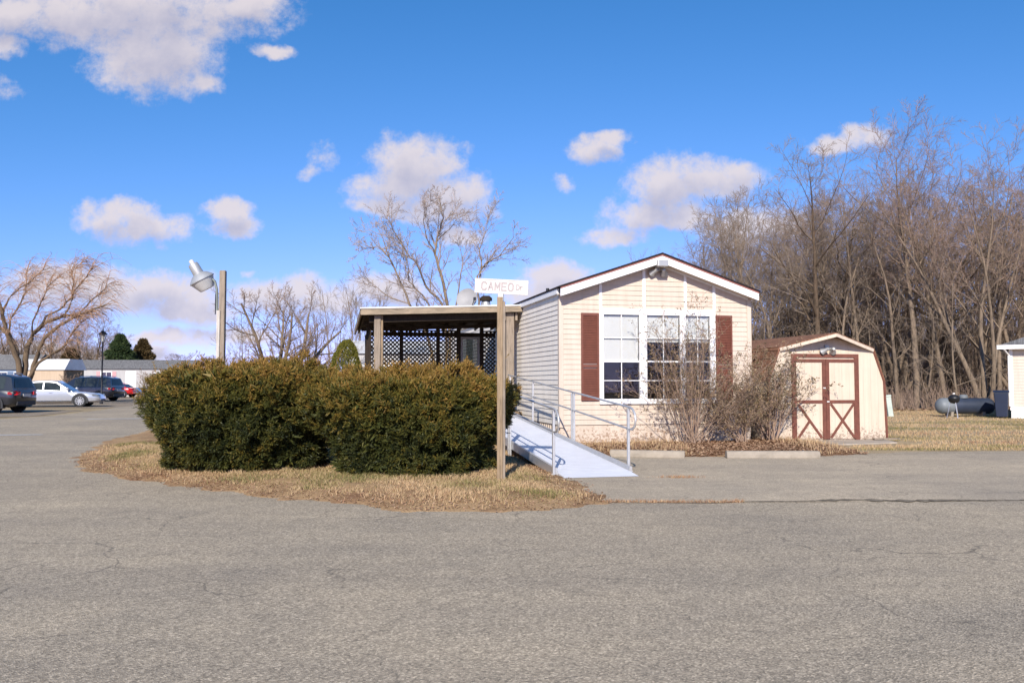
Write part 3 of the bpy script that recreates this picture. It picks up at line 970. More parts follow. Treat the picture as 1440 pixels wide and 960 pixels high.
mb = MB().tube([(.55, 3.0, 3.3), (.55, 3.0, 3.66)], .04, 10); mb.build('vent_pipe', M['black'], roof, 40)
# room behind the windows
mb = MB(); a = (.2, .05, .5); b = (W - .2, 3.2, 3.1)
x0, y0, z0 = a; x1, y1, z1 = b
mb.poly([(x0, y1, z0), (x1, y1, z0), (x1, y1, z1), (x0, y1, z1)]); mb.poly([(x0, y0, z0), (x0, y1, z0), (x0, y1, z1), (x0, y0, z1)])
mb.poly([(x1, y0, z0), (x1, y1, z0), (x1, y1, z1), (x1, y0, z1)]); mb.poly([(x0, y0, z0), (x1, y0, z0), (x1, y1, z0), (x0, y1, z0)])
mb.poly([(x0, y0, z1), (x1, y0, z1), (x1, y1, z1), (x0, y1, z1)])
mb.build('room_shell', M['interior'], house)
# three windows in one white surround
mb = MB()
WZ0, WZ1 = .98, 2.79
WX = [(.955, 1.765), (1.935, 2.70), (2.83, 3.405)]
mb.box((.86, -.035, WZ1 + .03), (3.53, -.0137, 2.92)); mb.box((.86, -.05, .885), (3.53, -.0137, WZ0 - .02))
mb.box((.86, -.034, WZ0 - .02), (WX[0][0] - .03, -.0137, WZ1 + .03)); mb.box((WX[2][1] + .03, -.034, WZ0 - .02), (3.53, -.0137, WZ1 + .03))
for i in (0, 1): mb.box((WX[i][1] + .03, -.034, WZ0 - .02), (WX[i + 1][0] - .03, .05, WZ1 + .03))
mb.build('window_surround', M['white_trim'], house)
for i, (xa, xb) in enumerate(WX):
    fr = MB()
    fw = .03; zm = 1.79
    fr.box((xa - fw, -.028, WZ0 - .02), (xa, .04, WZ1 + .03)); fr.box((xb, -.028, WZ0 - .02), (xb + fw, .04, WZ1 + .03))
    fr.box((xa, -.027, WZ1), (xb, .04, WZ1 + .03)); fr.box((xa, -.027, WZ0 - .02), (xb, .04, WZ0 + .012))
    fr.box((xa, -.022, zm - .018), (xb, .03, zm + .018))
    xm = (xa + xb) / 2
    for (zl, zh) in ((WZ0 + .012, zm - .018), (zm + .018, WZ1)):
        fr.box((xm - .009, -.012, zl), (xm + .009, .004, zh))
        zc = (zl + zh) / 2
        fr.box((xa, -.011, zc - .008), (xm - .009, .003, zc + .008)); fr.box((xm + .009, -.011, zc - .008), (xb, .003, zc + .008))
    w_ = fr.build('window', M['white_trim'], house)
    MB().box((xa, .008, WZ0 + .01), (xb, .012, WZ1)).build('pane', M['glass'], w_)
    zl = 1.80 if i == 0 else 2.24
    bl = MB(); z = zl
    bl.box((xa + .01, .05, zl - .03), (xb - .01, .075, zl - .006))
    while z < WZ1:
        bl.poly([(xa + .01, .045, z), (xb - .01, .045, z), (xb - .01, .051, z + .024), (xa + .01, .051, z + .024)]); z += .0215
    bl.box((xa + .005, .04, WZ1 - .05), (xb - .005, .085, WZ1 + .01))
    bl.build('blind', M['blind'], w_)
for xa, xb in ((.455, .845), (3.545, 3.93)):
    s = MB(); z0, z1 = .96, 2.81
    s.box((xa, -.045, z0), (xa + .04, -.014, z1)); s.box((xb - .04, -.045, z0), (xb, -.014, z1))
    s.box((xa + .04, -.045, z0), (xb - .04, -.014, z0 + .06)); s.box((xa + .04, -.045, z1 - .06), (xb - .04, -.014, z1)); s.box((xa + .04, -.045, 1.66), (xb - .04, -.014, 1.72))
    z = z0 + .065
    while z < z1 - .09:
        if not 1.62 < z < 1.72: s.poly([(xa + .04, -.041, z), (xb - .04, -.041, z), (xb - .04, -.018, z + .036), (xa + .04, -.018, z + .036)])
        z += .036
    s.build('shutter', M['maroon'], house)


def flood_lamp(parent, x, y, z, s=1.0):
    """a twin floodlight with shaded heads"""
    f = MB().box((x - .05 * s, y - .03, z - .05 * s), (x + .05 * s, y, z + .05 * s)).build('floodlight', M['galv'], parent)
    for sx, tl in ((-1, .5), (1, -.4)):
        Mx = Matrix.Translation((x + sx * .10 * s, y - .10, z - .07 * s)) @ Matrix.Rotation(R(62), 4, 'X') @ Matrix.Rotation(tl, 4, 'Y')
        h = MB().lathe([(.02 * s, .10 * s), (.035 * s, .09 * s), (.04 * s, .02 * s), (.075 * s, -.07 * s), (.07 * s, -.07 * s), (.03 * s, .0)], 14, M=Mx)
        h.tube([(x, y - .02, z - .02 * s), (x + sx * .08 * s, y - .06, z - .03 * s), (x + sx * .10 * s, y - .10, z - .05 * s)], .012 * s, 6)
        h.build('lamp_head', M['galv'], f, 40)
    return f


flood_lamp(house, W / 2 + .0, -.014, soff(W / 2) - .13, 1.15)
mb = MB().box((W / 2 - .14, FY - .11, zp - .27), (W / 2 + .10, FY - .004, zp - .13), M=Matrix.Translation((0, 0, 0)))
mb.build('sensor_box', M['galv'], house, bevel=.02)
# dark storm door and porch window on the side wall under the porch roof
d_ = MB(); d_.box((-.05, 5.3, .62), (-.02, 6.15, 2.6)); d_ = d_.build('side_door', M['white_trim'], house)
MB().box((-.056, 5.42, 1.0), (-.0505, 6.03, 2.45)).build('pane', M['car_glass'], d_)
MB().lathe([(.0, 0), (.03, .01), (.03, .05), (.0, .06)], 10, M=Matrix.Translation((-.055, 5.36, 1.55)) @ Matrix.Rotation(R(-90), 4, 'Y')).build('handle', M['chrome'], d_, 40)

# ================================================================== PORCH
porch = thing('porch', 'weathered wooden porch with lattice back wall on the side of the house', 'porch', hloc(0, 0), TH)
PY = 3.30; PX0 = -3.97; PX1 = -.03; DEP = 3.45
PF = lambda x: 3.11 + (x - PX0) / (PX1 - PX0) * .15       # roof top along the front edge
DROP = .30
mb = MB()
vs = []
for y, dz in ((PY, 0), (PY + DEP, -DROP)):
    for x in (PX0 - .02, PX1 - .0):
        vs += [(x, y, PF(x) + dz + .004), (x, y, PF(x) + dz - .012)]
mb.add(vs, [(0, 2, 6, 4), (1, 5, 7, 3), (0, 1, 3, 2), (4, 6, 7, 5), (0, 4, 5, 1), (2, 3, 7, 6)])
pr = mb.build('roof', M['tin'], porch)
mb = MB()
vs = []
for y, dz in ((PY + .02, -.02), (PY + DEP, -DROP)):
    for x in (PX0, PX1 - .01):
        vs += [(x, y, PF(x) + dz - .014), (x, y, PF(x) + dz - .03)]
mb.add(vs, [(0, 2, 6, 4), (1, 5, 7, 3), (0, 1, 3, 2), (4, 6, 7, 5), (0, 4, 5, 1), (2, 3, 7, 6)])
mb.build('added_lining', M['wood_dark'], porch)  # dark lining added so the tin underside does not brighten the porch
mb = MB()
for x in np.linspace(PX0 + .1, PX1 - .1, 9):
    mb.beam((x, PY + .06, PF(x) - .07), (x, PY + DEP - .03, PF(x) - DROP - .07), .04, .10)
for yy_ in (PY + 1.2, PY + 2.3):
    f_ = -(yy_ - PY) / DEP * DROP
    mb.beam((PX0 + .12, yy_, PF(PX0) + f_ - .17), (PX1 - .1, yy_, PF(PX1) + f_ - .17), .05, .09)
mb.build('rafter', M['wood_dark'], porch)
mb = MB()
mb.prism([(PX0, PY - .03, PF(PX0) - .165), (PX1, PY - .03, PF(PX1) - .165), (PX1, PY - .03, PF(PX1) - .02), (PX0, PY - .03, PF(PX0) - .02)], (0, .04, 0))
mb.build('fascia', M['wood_x'], porch)
mb = MB(); mb.prism([(PX0 - .03, PY - .05, PF(PX0) - .018), (PX1, PY - .05, PF(PX1) - .018), (PX1, PY - .05, PF(PX1) + .010), (PX0 - .03, PY - .05, PF(PX0) + .010)], (0, .075, 0))
mb.build('drip_edge', M['white_trim'], porch)
mb = MB(); mb.beam((PX0 - .0, PY + .02, PF(PX0) - .085), (PX0, PY + DEP, PF(PX0) - DROP - .085), .035, .13); mb.build('side_fascia', M['wood_grey'], porch)
mb = MB(); mb.beam((PX0 + .2, PY + .24, PF(PX0) - .25), (PX1 - .05, PY + .24, PF(PX1) - .24), .07, .16); mb.build('beam', M['wood_dark'], porch)
for x0, x1, y0 in ((-3.65, -3.50, PY + .12), (-.40, -.20, PY + .12)):
    MB().box((x0, y0, .0), (x1, y0 + .14, PF(x0) - .17)).build('post', M['wood_grey'], porch, bevel=.008)
MB().box((-3.495, PY + .16, .0), (-3.44, PY + .25, PF(-3.5) - .17)).build('post_brace', M['wood_sign'], porch)
for x0 in (-.47, -.175):
    MB().box((x0, PY + .10, PF(-.4) - .36), (x0 + .055, PY + .2, PF(-.4) - .17)).build('post_cap', M['wood_grey'], porch)
BY = PY + DEP - .35
TOPB = lambda x: PF(x) - DROP * .9 - .10
for x in (-3.62, -2.72, -1.70, -1.12, -.46):
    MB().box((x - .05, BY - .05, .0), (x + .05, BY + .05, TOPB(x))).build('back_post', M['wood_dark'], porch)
for x in (-3.70,):
    MB().box((x - .05, PY + 1.7, .0), (x + .05, PY + 1.8, PF(x) - DROP * .5 - .1)).build('side_post', M['wood_dark'], porch)


def lattice(name, x0, x1, z0, z1, y, parent, pitch=.115, w=.036):
    mb = MB()
    for lay, sg in ((0, 1), (1, -1)):
        c = -(z1 - z0)
        while c < (x1 - x0) + (z1 - z0):
            # line x = x0 + c + sg*(z-z0) clipped to the panel
            def xz(z): return x0 + c + (z - z0) if sg == 1 else x0 + c + (z1 - z0) - (z - z0)
            za, zb = z0, z1
            if sg == 1: za = max(z0, z0 - c); zb = min(z1, z0 + (x1 - x0) - c)
            else: za = max(z0, z1 + c - (x1 - x0)); zb = min(z1, z1 + c)
            if zb - za > .02:
                mb.beam((xz(za), y + lay * .009, za), (xz(zb), y + lay * .009, zb), .008, w, up=(1, 0, 0) if False else Vector((1, 0, -1 if sg == 1 else 1)))
            c += pitch
    mb.box((x0 - .03, y - .015, z0 - .04), (x1 + .03, y + .025, z0)); mb.box((x0 - .03, y - .015, z1), (x1 + .03, y + .025, z1 + .04))
    return mb.build(name, M['lattice'], parent)


ZT = 2.76
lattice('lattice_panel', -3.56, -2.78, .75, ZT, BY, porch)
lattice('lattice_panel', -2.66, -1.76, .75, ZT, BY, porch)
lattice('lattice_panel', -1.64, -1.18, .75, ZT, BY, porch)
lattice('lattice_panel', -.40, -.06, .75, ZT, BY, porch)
fr = MB(); fr.box((-1.06, BY - .02, .62), (-1.0, BY + .02, 2.62)); fr.box((-.58, BY - .02, .62), (-.52, BY + .02, 2.62)); fr.box((-1.0, BY - .02, 2.55), (-.58, BY + .02, 2.62)); fr.box((-1.0, BY - .02, 1.3), (-.58, BY + .02, 1.36))
sc_ = fr.build('screen_door', M['dish_grey'], porch)
MB().box((-1.0, BY - .004, .62), (-.58, BY + .004, 2.55)).build('screen', M['car_glass'], sc_)
mb = MB()
mb.box((-3.56, BY + .03, TOPB(-3.5) - .14), (-.06, BY + .07, TOPB(-3.5) - .02)); mb.build('header', M['wood_dark'], porch)
mb = MB()
for z in np.arange(.8, 2.5, .34): mb.box((-3.70, PY + .26, z), (-3.67, BY - .06, z + .03))
for yv in np.arange(PY + .4, BY - .1, .3): mb.box((-3.73, yv, .75), (-3.705, yv + .05, 2.62))
mb.build('side_screen', M['wood_dark'], porch)
mb = MB(); mb.box((-3.72, PY + .02, .56), (-.03, BY + .06, .62)); mb.box((-3.70, PY + .04, .40), (-.05, PY + .08, .558)); mb.build('deck', M['porch_floor'], porch)
# dish and vent hood on the porch roof
dl = hloc(-1.02, PY + 1.55, PF(-1.0) - .13)
dl = hloc(-1.14, PY + 1.55, PF(-1.0) - .13)
dish = thing('satellite_dish', 'grey satellite dish on the porch roof', 'satellite dish', dl, TH)
Mx = Matrix.Translation((0, -.05, .42)) @ Matrix.Rotation(R(-28), 4, 'Z') @ Matrix.Rotation(R(74), 4, 'X')
mb = MB().lathe([(.0, .0), (.11, .012), (.21, .048), (.285, .09), (.29, .083), (.21, .036), (.12, .0), (0., -.012)], 24, M=Mx); mb.build('reflector', M['dish_grey'], dish, 50)
MB().tube([(0, 0, 0), (0, .05, .25), (0, 0, .42)], .02, 8).build('mast', M['galv'], dish, 40)
mb = MB().tube([(0, -.05, .18), (.08, -.28, .25), (.12, -.40, .40)], .012, 6); mb.box((.09, -.46, .37), (.15, -.38, .45)); mb.build('feed_arm', M['black'], dish)
vl = hloc(-.60, PY + 1.75, PF(-.6) - .15)
vent = thing('roof_vent', 'stubby metal vent pipe with dark cap beside the satellite dish', 'vent pipe', vl, TH)
MB().lathe([(.16, 0), (.15, .18), (.11, .42)], 16).build('pipe', M['galv'], vent, 40)
MB().lathe([(.10, .42), (.17, .43), (.17, .50), (.10, .56), (0, .57)], 16).build('cap', M['wood_dark'], vent, 40)

# ================================================================== RAMP
ramp_t = thing('wheelchair_ramp', 'aluminium wheelchair ramp with handrails sloping up to the porch', 'ramp', hloc(0, 0), TH)
RZ = lambda y: .035 + .066 * (y + 5.44)
RX0, RX1 = -1.56, -.46
ya, yb = -5.30, 3.30
mb = MB()
mb.prism([(RX0, -5.62, .012), (RX0, -5.30, RZ(-5.30) + .0), (RX0, -5.30, RZ(-5.30) - .03), (RX0, -5.60, .010)], (RX1 - RX0, 0, 0))
mb.prism([(RX0, ya, RZ(ya)), (RX0, yb, RZ(yb)), (RX0, yb, RZ(yb) - .04), (RX0, ya, RZ(ya) - .04)], (RX1 - RX0, 0, 0))
y = ya
while y < yb - .15:                                        # raised tread strips across the deck
    mb.prism([(RX0 + .05, y + .01, RZ(y + .01) + .0005), (RX0 + .05, y + .125, RZ(y + .125) + .0005), (RX0 + .05, y + .125, RZ(y + .125) + .0016), (RX0 + .05, y + .01, RZ(y + .01) + .0016)], (RX1 - RX0 - .1, 0, 0))
    y += .14
mb.build('deck', M['alu_deck'], ramp_t)
for x in (RX0 - .02, RX1 + .02):
    mb = MB(); mb.beam((x, -5.25, RZ(-5.25) + .0), (x, yb, RZ(yb) + .0), .04, .13); mb.build('side_rail', M['alu'], ramp_t)
RIGHT = [(-5.05,), (-2.28,), (-2.16,), (.75,), (3.0,)]
LEFT = [(-5.26,), (-2.42,), (-2.30,), (.6,), (3.0,)]
for x, posts, y0 in ((RX1 + .06, RIGHT, -5.12), (RX0 - .06, LEFT, -5.30)):
    for (py_,) in posts:
        p = MB(); zb = .0 if py_ < -5 or abs(py_ + 2.4) < .3 else .0
        p.box((x - .018, py_ - .023, max(.03, RZ(py_) - .09)), (x + .018, py_ + .023, RZ(py_) + .90))
        p = p.build('post', M['alu'], ramp_t, bevel=.004)
        if py_ > -5: MB().box((x - .016, py_ - .02, .02), (x + .016, py_ + .02, RZ(py_) - .092)).build('leg', M['alu'], p)
        MB().box((x - .05, py_ - .05, .008 if py_ > -5 else .02), (x + .05, py_ + .05, .022 if py_ > -5 else .034)).build('foot_plate', M['alu'], p)
    top = [(x, 3.2, RZ(3.2) + .92), (x, y0 + .02, RZ(y0) + .92), (x, y0 - .10, RZ(y0) + .90), (x, y0 - .20, RZ(y0) + .83), (x, y0 - .235, RZ(y0) + .74), (x, y0 - .20, RZ(y0) + .65), (x, y0 - .10, RZ(y0) + .595), (x, y0 + .02, RZ(y0) + .595), (x, 3.2, RZ(3.2) + .595)]
    MB().tube(top, .017, 8).build('handrail', M['alu'], ramp_t, 60)
# ramp connector bracket
MB().box((RX0 - .05, -2.42, RZ(-2.4) - .12), (RX0 - .042, -2.1, RZ(-2.4) + .04)).build('bracket', M['alu'], ramp_t)

# ================================================================== STREET SIGN
sb = gnd(705, 685)
sign = thing('street_sign', 'faded white street name sign on a wooden post', 'sign', (sb.x, sb.y, .03), R(-2))
mb = MB().box((-.055, -.045, -.1), (.02, .045, 2.42)); mb.build('post', M['wood_sign'], sign, bevel=.008)
MB().box((.021, -.03, -.1), (.05, .045, 2.36)).build('post_backing', M['wood_grey'], sign)
mb = MB().box((-.05, -.04, 2.36), (.03, .04, 2.47)); mb.build('bracket', M['galv'], sign, bevel=.01)
pl = MB().box((-.345, -.012, -.095), (.345, .012, .095)); pl = pl.build('plate', M['sign_white'], sign, bevel=.004)
pl.location = (.0, -.0, 2.555); pl.rotation_euler = (R(0), R(3.2), 0)
mb = MB()
for a, b in (((-.345, -.0165, .083), (.345, -.012, .095)), ((-.345, -.0165, -.095), (.345, -.012, -.083)), ((-.345, -.0165, -.083), (-.333, -.012, .083)), ((.333, -.0165, -.083), (.345, -.012, .083))):
    mb.box(a, b)
mb.build('rim', M['sign_white'], pl)


GLYPH = {'C': [[(1, .82), (.8, 1), (.25, 1), (0, .78), (0, .22), (.25, 0), (.8, 0), (1, .18)]], 'A': [[(0, 0), (.5, 1), (1, 0)], [(.2, .34), (.8, .34)]],
         'M': [[(0, 0), (0, 1), (.5, .3), (1, 1), (1, 0)]], 'E': [[(1, 1), (0, 1), (0, 0), (1, 0)], [(0, .52), (.8, .52)]], 'O': [[(.25, 1), (.75, 1), (1, .75), (1, .25), (.75, 0), (.25, 0), (0, .25), (0, .75), (.25, 1)]],
         'D': [[(0, 0), (0, 1), (.6, 1), (1, .75), (1, .25), (.6, 0), (0, 0)]], 'r': [[(.1, 0), (.1, .66)], [(.1, .45), (.4, .66), (.8, .62)]]}
mb = MB()


def letter(ch, x, z, w, h, sw):
    for st_ in GLYPH[ch]:
        for j, (p, q) in enumerate(zip(st_[:-1], st_[1:])):
            P0 = Vector((x + p[0] * w, -.0135 - .0002 * j, z + p[1] * h)); Q0 = Vector((x + q[0] * w, -.0135 - .0002 * j, z + q[1] * h))
            d0 = (Q0 - P0).normalized() * sw * .45
            mb.beam(P0 - d0, Q0 + d0, sw, .003, up=(0, 1, 0))


for i, ch in enumerate('CAMEO'): letter(ch, -.255 + i * .087, -.048, .058, .096, .017)
letter('D', .195, -.030, .036, .062, .011); letter('r', .245, -.030, .034, .062, .011)
mb.build('lettering', M['sign_letter'], pl)

# ================================================================== LAMP ON WOOD POST
lb = at(311, 540, 15.0)
lamp = thing('security_lamp', 'grey security lamp on a curved arm on a pale wood post behind the hedge', 'lamp post', (lb.x, lb.y, 0))
mb = MB().box((-.05, -.05, -.1), (.055, .05, 3.34)); mb.build('post', M['wood_grey'], lamp, bevel=.012)
MB().box((-.075, -.075, -.1), (-.02, -.0505, 2.62)).build('conduit_board', M['dish_pale'], lamp)  # pale strip down the left front edge of the post
arm = [(-.085, -.03, 2.62), (-.085, -.03, 2.80), (-.095, -.03, 3.0), (-.13, -.03, 3.14), (-.20, -.03, 3.21), (-.30, -.03, 3.235)]
MB().tube(arm, .022, 10).build('arm', M['arm'], lamp, 60)
MB().tube([(-.115, -.03, 2.55), (-.115, -.03, 2.9), (-.10, -.03, 3.0)], .008, 6).build('cable', M['black'], lamp)
Mx = Matrix.Translation((-.40, -.03, 3.235)) @ Matrix.Scale(1.06, 4) @ Matrix.Rotation(R(-28), 4, 'Y') @ Matrix.Rotation(R(12), 4, 'X')
hd = MB().lathe([(.0, .24), (.075, .235), (.085, .21), (.09, .05), (.13, .03), (.19, -.03), (.215, -.06), (.215, -.075), (.0, -.075)], 26, M=Mx).build('lamp_head', M['galv'], lamp, 35)
MB().lathe([(.0, .31), (.035, .30), (.042, .27), (.04, .24), (0, .238)], 14, M=Mx).build('photocell', M['lens'], hd, 40)
prof = [(.205, -.077)]
for i in range(9): prof += [(.20 - i * .0085, -.085 - i * .0175)]
for i in range(0): prof += [(.203 - i * .008, -.085 - i * .017), (.196 - i * .008, -.094 - i * .017)]
prof += [(.12, -.245), (.0, -.247)]
MB().lathe(prof, 26, M=Mx).build('lens', M['lens'], hd, 25)

# ================================================================== SHED
SC = gnd(1085, 622) - HU * .107
shed = thing('garden_shed', 'small cream barn-shaped shed with brown framed double doors', 'shed', SC, TH)
SW, SD = 3.05, 3.6
PR = [(0, 0.0), (.05, 1.33), (.33, 2.08), (SW / 2, 2.40), (SW - .33, 2.08), (SW - .05, 1.33), (SW, 0.0)]
mb = MB(); mb.prism([(x, 0, z + .03) for x, z in PR], (0, SD, 0)); mb.build('wall', M['shed_cream'], shed)
mb = MB(); OH = .40
t = .028
for i in range(6):
    if i in (0, 5): continue
    (xa, za), (xb, zb) = PR[i], PR[i + 1]
    n = Vector((-(zb - za), 0, xb - xa)).normalized()
    oa = OH * .0; fa = -.03
    pa = Vector((xa, 0, za + .033)); pb = Vector((xb, 0, zb + .033))
    if i in (2, 3):                                       # upper slopes come forward to a point
        ya_ = -OH if i == 3 else -.03; yb_ = -OH if i == 2 else -.03
    else: ya_ = yb_ = -.03
    v = [pa + Vector((0, ya_, 0)), pb + Vector((0, yb_, 0)), pb + Vector((0, SD + .1, 0)), pa + Vector((0, SD + .1, 0))]
    mb.add([p + n * .003 for p in v] + [p + n * t for p in v], [(0, 3, 2, 1), (4, 5, 6, 7), (0, 1, 5, 4), (1, 2, 6, 5), (2, 3, 7, 6), (3, 0, 4, 7)])
for xa, xb, za, zb in ((-.025, .03, .03, 1.36), (SW - .03, SW + .025, .03, 1.36)):
    pass
mb.build('roof', M['roof_brown'], shed)
mb = MB()                                                  # cream verge boards of the prow, brown trim down the sides
for (xa, za), (xb, zb), y0, y1 in ((PR[2], PR[3], -.035, -OH - .005), (PR[4], PR[3], -.035, -OH - .005)):
    mb.beam((xa, y0, za + .0), (xb, y1, zb + .0), .02, .07)
mb.build('verge_board', M['shed_cream'], shed)
for tr_ in (((PR[0], PR[1]), (PR[1], PR[2])), ((PR[6], PR[5]), (PR[5], PR[4]))):
    mb = MB()
    for (xa, za), (xb, zb) in tr_: mb.beam((xa, -.012, za + .04), (xb, -.012, zb + .04), .022, .05, up=(1, 0, 0))
    mb.build('side_trim', M['shed_brown'], shed)
mb = MB()                                                  # soffit closing the prow underside
mb.poly([(PR[2][0], -.002, PR[2][1] + .02), (PR[3][0], -OH, PR[3][1] + .02), (PR[3][0], -.002, PR[3][1] + .02)])
mb.poly([(PR[4][0], -.002, PR[4][1] + .02), (PR[3][0], -.002, PR[3][1] + .02), (PR[3][0], -OH, PR[3][1] + .02)])
mb.build('prow_soffit', M['shed_brown'], shed)
DX0, DX1, DZ = .62, 2.33, 1.99
mb = MB()
mb.box((DX0, -.03, .03), (DX0 + .11, -.001, DZ)); mb.box((DX1 - .11, -.03, .03), (DX1, -.001, DZ)); mb.box((DX0 + .11, -.03, DZ - .08), (DX1 - .11, -.001, DZ))
mb.build('door_frame', M['shed_brown'], shed)
xm = (DX0 + DX1) / 2 + .0
for side in (0, 1):
    xa, xb = (DX0 + .112, xm - .004) if side == 0 else (xm + .004, DX1 - .112)
    dr = MB().box((xa, -.016, .06), (xb, -.0015, 1.875)).build('door', M['shed_cream'], shed)
    tr = MB(); w = .085
    sx = (xb - w, xb) if side == 0 else (xa, xa + w)
    tr.box((sx[0], -.034, .06), (sx[1], -.0165, 1.875))
    o0, o1 = (xa, sx[0]) if side == 0 else (sx[1], xb)
    tr.box((o0, -.033, 1.80), (o1, -.0165, 1.873)); tr.box((o0, -.033, .87), (o1, -.0165, .94))
    if side == 1: tr.box((xb - .03, -.032, .062), (xb, -.0165, .87))
    up = (0, 1, 0)
    za, zb = .09, .855
    tr.beam((o0 + .03, -.024, zb), (o1 - .03, -.024, za), .058, .014, up=up)
    if side == 0: tr.beam((o0 + .03, -.0235, za), ((o0 + o1) / 2 - .02, -.0235, (za + zb) / 2 - .02), .055, .013, up=up)
    else: tr.beam((o0 + .03, -.0255, za), (o1 - .03, -.0255, zb), .055, .013, up=up)
    tr.build('door_trim', M['shed_brown'], dr)
    hz_ = 1.20 if side == 0 else .89
    MB().box((sx[0] + .01, -.045, hz_), (sx[1] - .01, -.0345, hz_ + .03)).build('latch', M['lens'], dr, bevel=.004)
flood_lamp(shed, SW / 2, -.002, 2.14, 1.05)
slab = MB().prism([(.55, -1.25, .0), (2.6, -.95, .0), (2.95, -.03, .0), (.5, -.03, .0)], (0, 0, .035)); slab = slab.build('concrete_slab', M['slab'], None, bevel=.01)
slab.location = SC; slab.rotation_euler = (0, 0, TH); structure(slab); slab['label'] = 'concrete apron before the shed doors'
sc_b = MB().beam((2.55, -.20, .06), (3.15, -.30, .06), .12, .03); sc_b.beam((2.4, -.12, .04), (2.9, -.12, .05), .07, .03)
sb_ = sc_b.build('scrap_board', M['wood_grey']); sb_.location = SC; sb_.rotation_euler = (0, 0, TH)
tag(sb_, 'broken grey scrap board lying at the right foot of the shed', 'board')

# ================================================================== WHEEL STOPS
def stop(a, b, label):
    a = Vector(a); b = Vector(b); d = (b - a).normalized(); Lh = (b - a).length
    t = thing('wheel_stop', label, 'wheel stop', (a + b) / 2, math.atan2(d.y, d.x), 'concrete wheel stops by the bed')
    mb = MB(); pr = [(-.085, 0), (.085, 0), (.08, .07), (.055, .13), (-.055, .13), (-.08, .07)]
    mb.prism([(-Lh / 2, y, z) for y, z in pr], (Lh, 0, 0))
    mb.build('block', M['concrete'], t, bevel=.015)
    for x in (-Lh * .33, Lh * .33): MB().lathe([(.018, .12), (.018, .134), (.0, .136)], 8, M=Matrix.Translation((x, 0, 0))).build('anchor_pin', M['galv'], t)
    return t


stop(gnd(1021, 644), gnd(1152, 644), 'concrete wheel stop lying before the shed, clear of the litter')
stop(gnd(858, 642), gnd(963, 644), 'half buried concrete wheel stop beside the ramp foot')

